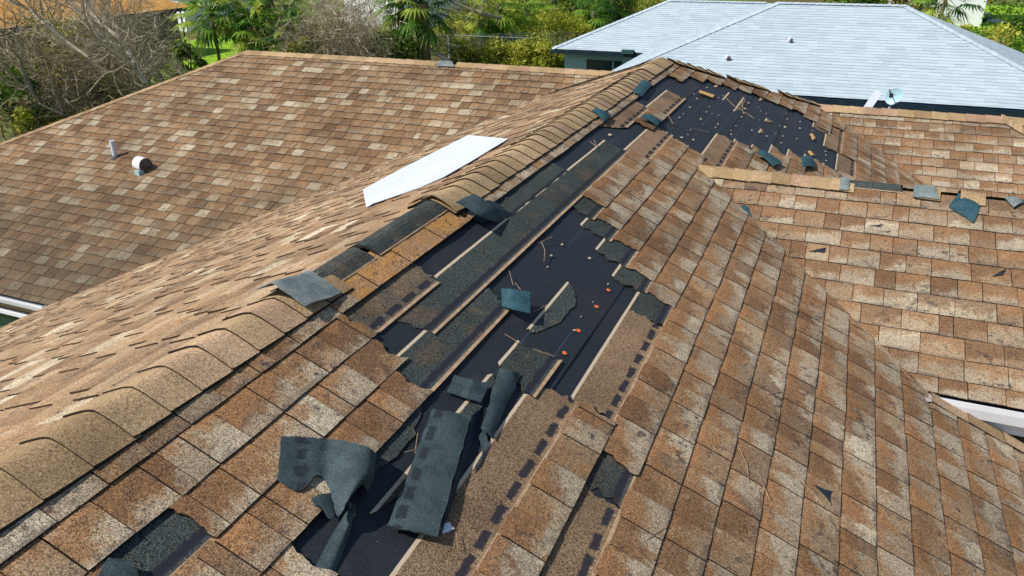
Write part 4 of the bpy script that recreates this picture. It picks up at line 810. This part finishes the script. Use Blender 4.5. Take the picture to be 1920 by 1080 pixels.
mb = MB(); mb.tube([P0+V((.1, 0, -.08)), P0+V((.35, 0, -.17)), P0+V((.75, 0, -.30))], .012, 5); mb.build('cable', M_STEEL, ds)
mb = MB(); mb.beam(at(1620, 212, 19.4), at(1647, 172, 19.8), .17, .03, upv=(0, -1, .3)); tag(mb.build('white_board', M_SHEET), 'white board leaning against the eave of the grey-roofed house', 'board')
# orange-roofed house
M_ORF = simple('orange_roof_tiles', (.50, .24, .05), (.62, .33, .09), 5); M_OLW = simple('olive_wall', (.17, .16, .085), (.23, .21, .12), 4)
oh = empty('house', (-40, 31, GZ), 'orange-roofed olive house behind the bare trees at the upper left', 'house')
bxp('wall', (-40.4, 29, (GZ-2.8)/2), 10, 15.2, -2.85-GZ, M_OLW, oh)
zo = -2.7; mb = MB()
A_, B_, C_, D_ = V((-34.6, 20, zo)), V((-34.6, 37.2, zo)), V((-46.2, 37.2, zo)), V((-46.2, 20, zo)); r1, r2 = V((-40.4, 25.8, zo+2.4)), V((-40.4, 31.4, zo+2.4))
for q in ((A_, B_, r2, r1), (C_, D_, r1, r2)): mb.quad(*q)
for q in ((B_, C_, r2), (D_, A_, r1)): mb.f.append([mb.add(x) for x in q])
mb.quad(A_-V((0, 0, .02)), D_-V((0, 0, .02)), C_-V((0, 0, .02)), B_-V((0, 0, .02))); mb.build('roof', M_ORF, oh)
mb = MB(); mb.beam(A_+V((.02, 0, -.1)), B_+V((.02, 0, -.1)), .04, .18); mb.build('fascia', M_DARK, oh)
bxp('window', (-35.38, 35.0, -3.75), .05, 1.1, 1.6, simple('teal_shutter', (.03, .07, .06), (.045, .10, .085), 3), oh)
mb = MB(); mb.tube([V((-35.2, 36.7, GZ)), V((-35.2, 36.7, -2.9)), V((-34.8, 36.9, -2.8))], .05, 6); mb.build('downspout', M_DARK, oh)
bxp('blue_bin', PG(285, 118, GZ+.35), .45, .45, .7, simple('blue_plastic', (.02, .16, .32), (.03, .2, .4), 4, .4), None); tag(C.objects[-1], 'small blue bin in the brush before the orange-roofed house', 'bin')
# white buildings
def wbuild(c, sx, sy, h, rot, label, rf, win):
    e = empty('building', (c[0], c[1], GZ), label, 'building'); bxp('wall', (c[0], c[1], GZ+h/2), sx, sy, h, M_WHITE, e, rot)
    mb = MB(); o = V((c[0], c[1], GZ+h)); R2 = lambda x, y, z: o+V((x*math.cos(rot)-y*math.sin(rot), x*math.sin(rot)+y*math.cos(rot), z)); a, b_ = sx/2+.4, sy/2+.4
    k = max(0, a-b_); r1, r2 = R2(-k, 0, 1.6), R2(k, 0, 1.6); q = [R2(-a, -b_, 0), R2(a, -b_, 0), R2(a, b_, 0), R2(-a, b_, 0)]
    mb.quad(q[0], q[1], r2, r1); mb.quad(q[2], q[3], r1, r2); mb.f.append([mb.add(x) for x in (q[1], q[2], r2)]); mb.f.append([mb.add(x) for x in (q[3], q[0], r1)]); mb.quad(*[x-V((0, 0, .02)) for x in q[::-1]]); mb.build('roof', rf, e)
    for (x, z, w_, hh) in win: mb = MB(); p = R2(x, -sy/2-.03, z-h); mb.box(p, w_, .06, hh, rot); mb.build('window', M_GLASS, e)
    return e
M_BGR = simple('blue_grey_roof', (.20, .33, .38), (.26, .40, .45), 4)
p = PG(365, 56); wbuild((p.x-3, p.y+3.5), 10, 6, 2.6, -.4, 'white bungalow with blue grey roof between the orange-roofed house and the palms', M_BGR, [(2.5, 1.5, 1, 1)])
p = PG(745, 52); wbuild((p.x-1, p.y+3), 8, 6, 4.2, -.45, 'white building behind the thick palm trunk', M_BGR, [(-2, 2.8, 1, 1)])
p = PG(855, 30); wbuild((p.x, p.y+4), 3.4, 5, 2.4, -.4, 'small blue grey roofed shed behind the dead limb', M_BGR, [])
p = PG(1770, 50); wbuild((p.x-.6, p.y+4), 6.3, 6, 6.2, -.05, 'tall white building at the upper right', M_BGR, [(-.3, 1.7, .7, .5)])
# parked car
cp = PG(1834, 40); e = empty('parked_car', cp, 'dark grey car parked beside the tall white building', 'car'); e_c = simple('car_paint', (.06, .09, .13), (.08, .11, .16), 2, .3, .6)
def carp(name, rows, mat, par): mb = MB(); mb.grid(rows); mb.f.append(list(range(len(rows[0])))); return mb.build(name, mat, par, False)
X0, Y0 = cp.x-.7, cp.y
prof = [(-1.5, .2), (-1.52, .5), (-1.35, .62), (-.9, .66), (-.55, .98), (.35, 1.0), (.8, .68), (1.4, .6), (1.52, .45), (1.5, .2)]
mb = MB(); rows = [[V((X0+x, Y0+y_*(1 if z < .7 else .85), GZ+z)) for x, z in prof] for y_ in (-.62, -.6, .6, .62)]; mb.grid(rows); mb.f.append([mb.add(p) for p in rows[0]]); mb.f.append([mb.add(p) for p in rows[-1][::-1]]); body = mb.build('body', e_c, e)
mb = MB(); mb.grid([[V((X0+x, Y0-.635+dy, GZ+z)) for x, z in ((-.8, .68), (.68, .69))] for z_, dy in ((.68, 0),) for dy in (0,)] + [[V((X0+x, Y0-.56, GZ+.95)) for x in (-.5, .32)]]); mb.build('window', M_GLASS, e)
for x in (-1.0, 1.0):
    for y_ in (-.6, .6): mb = MB(); mb.tube([V((X0+x, Y0+y_-.07, GZ+.22)), V((X0+x, Y0+y_+.07, GZ+.22))], .22, 14); mb.build('wheel', M_DARK, e)
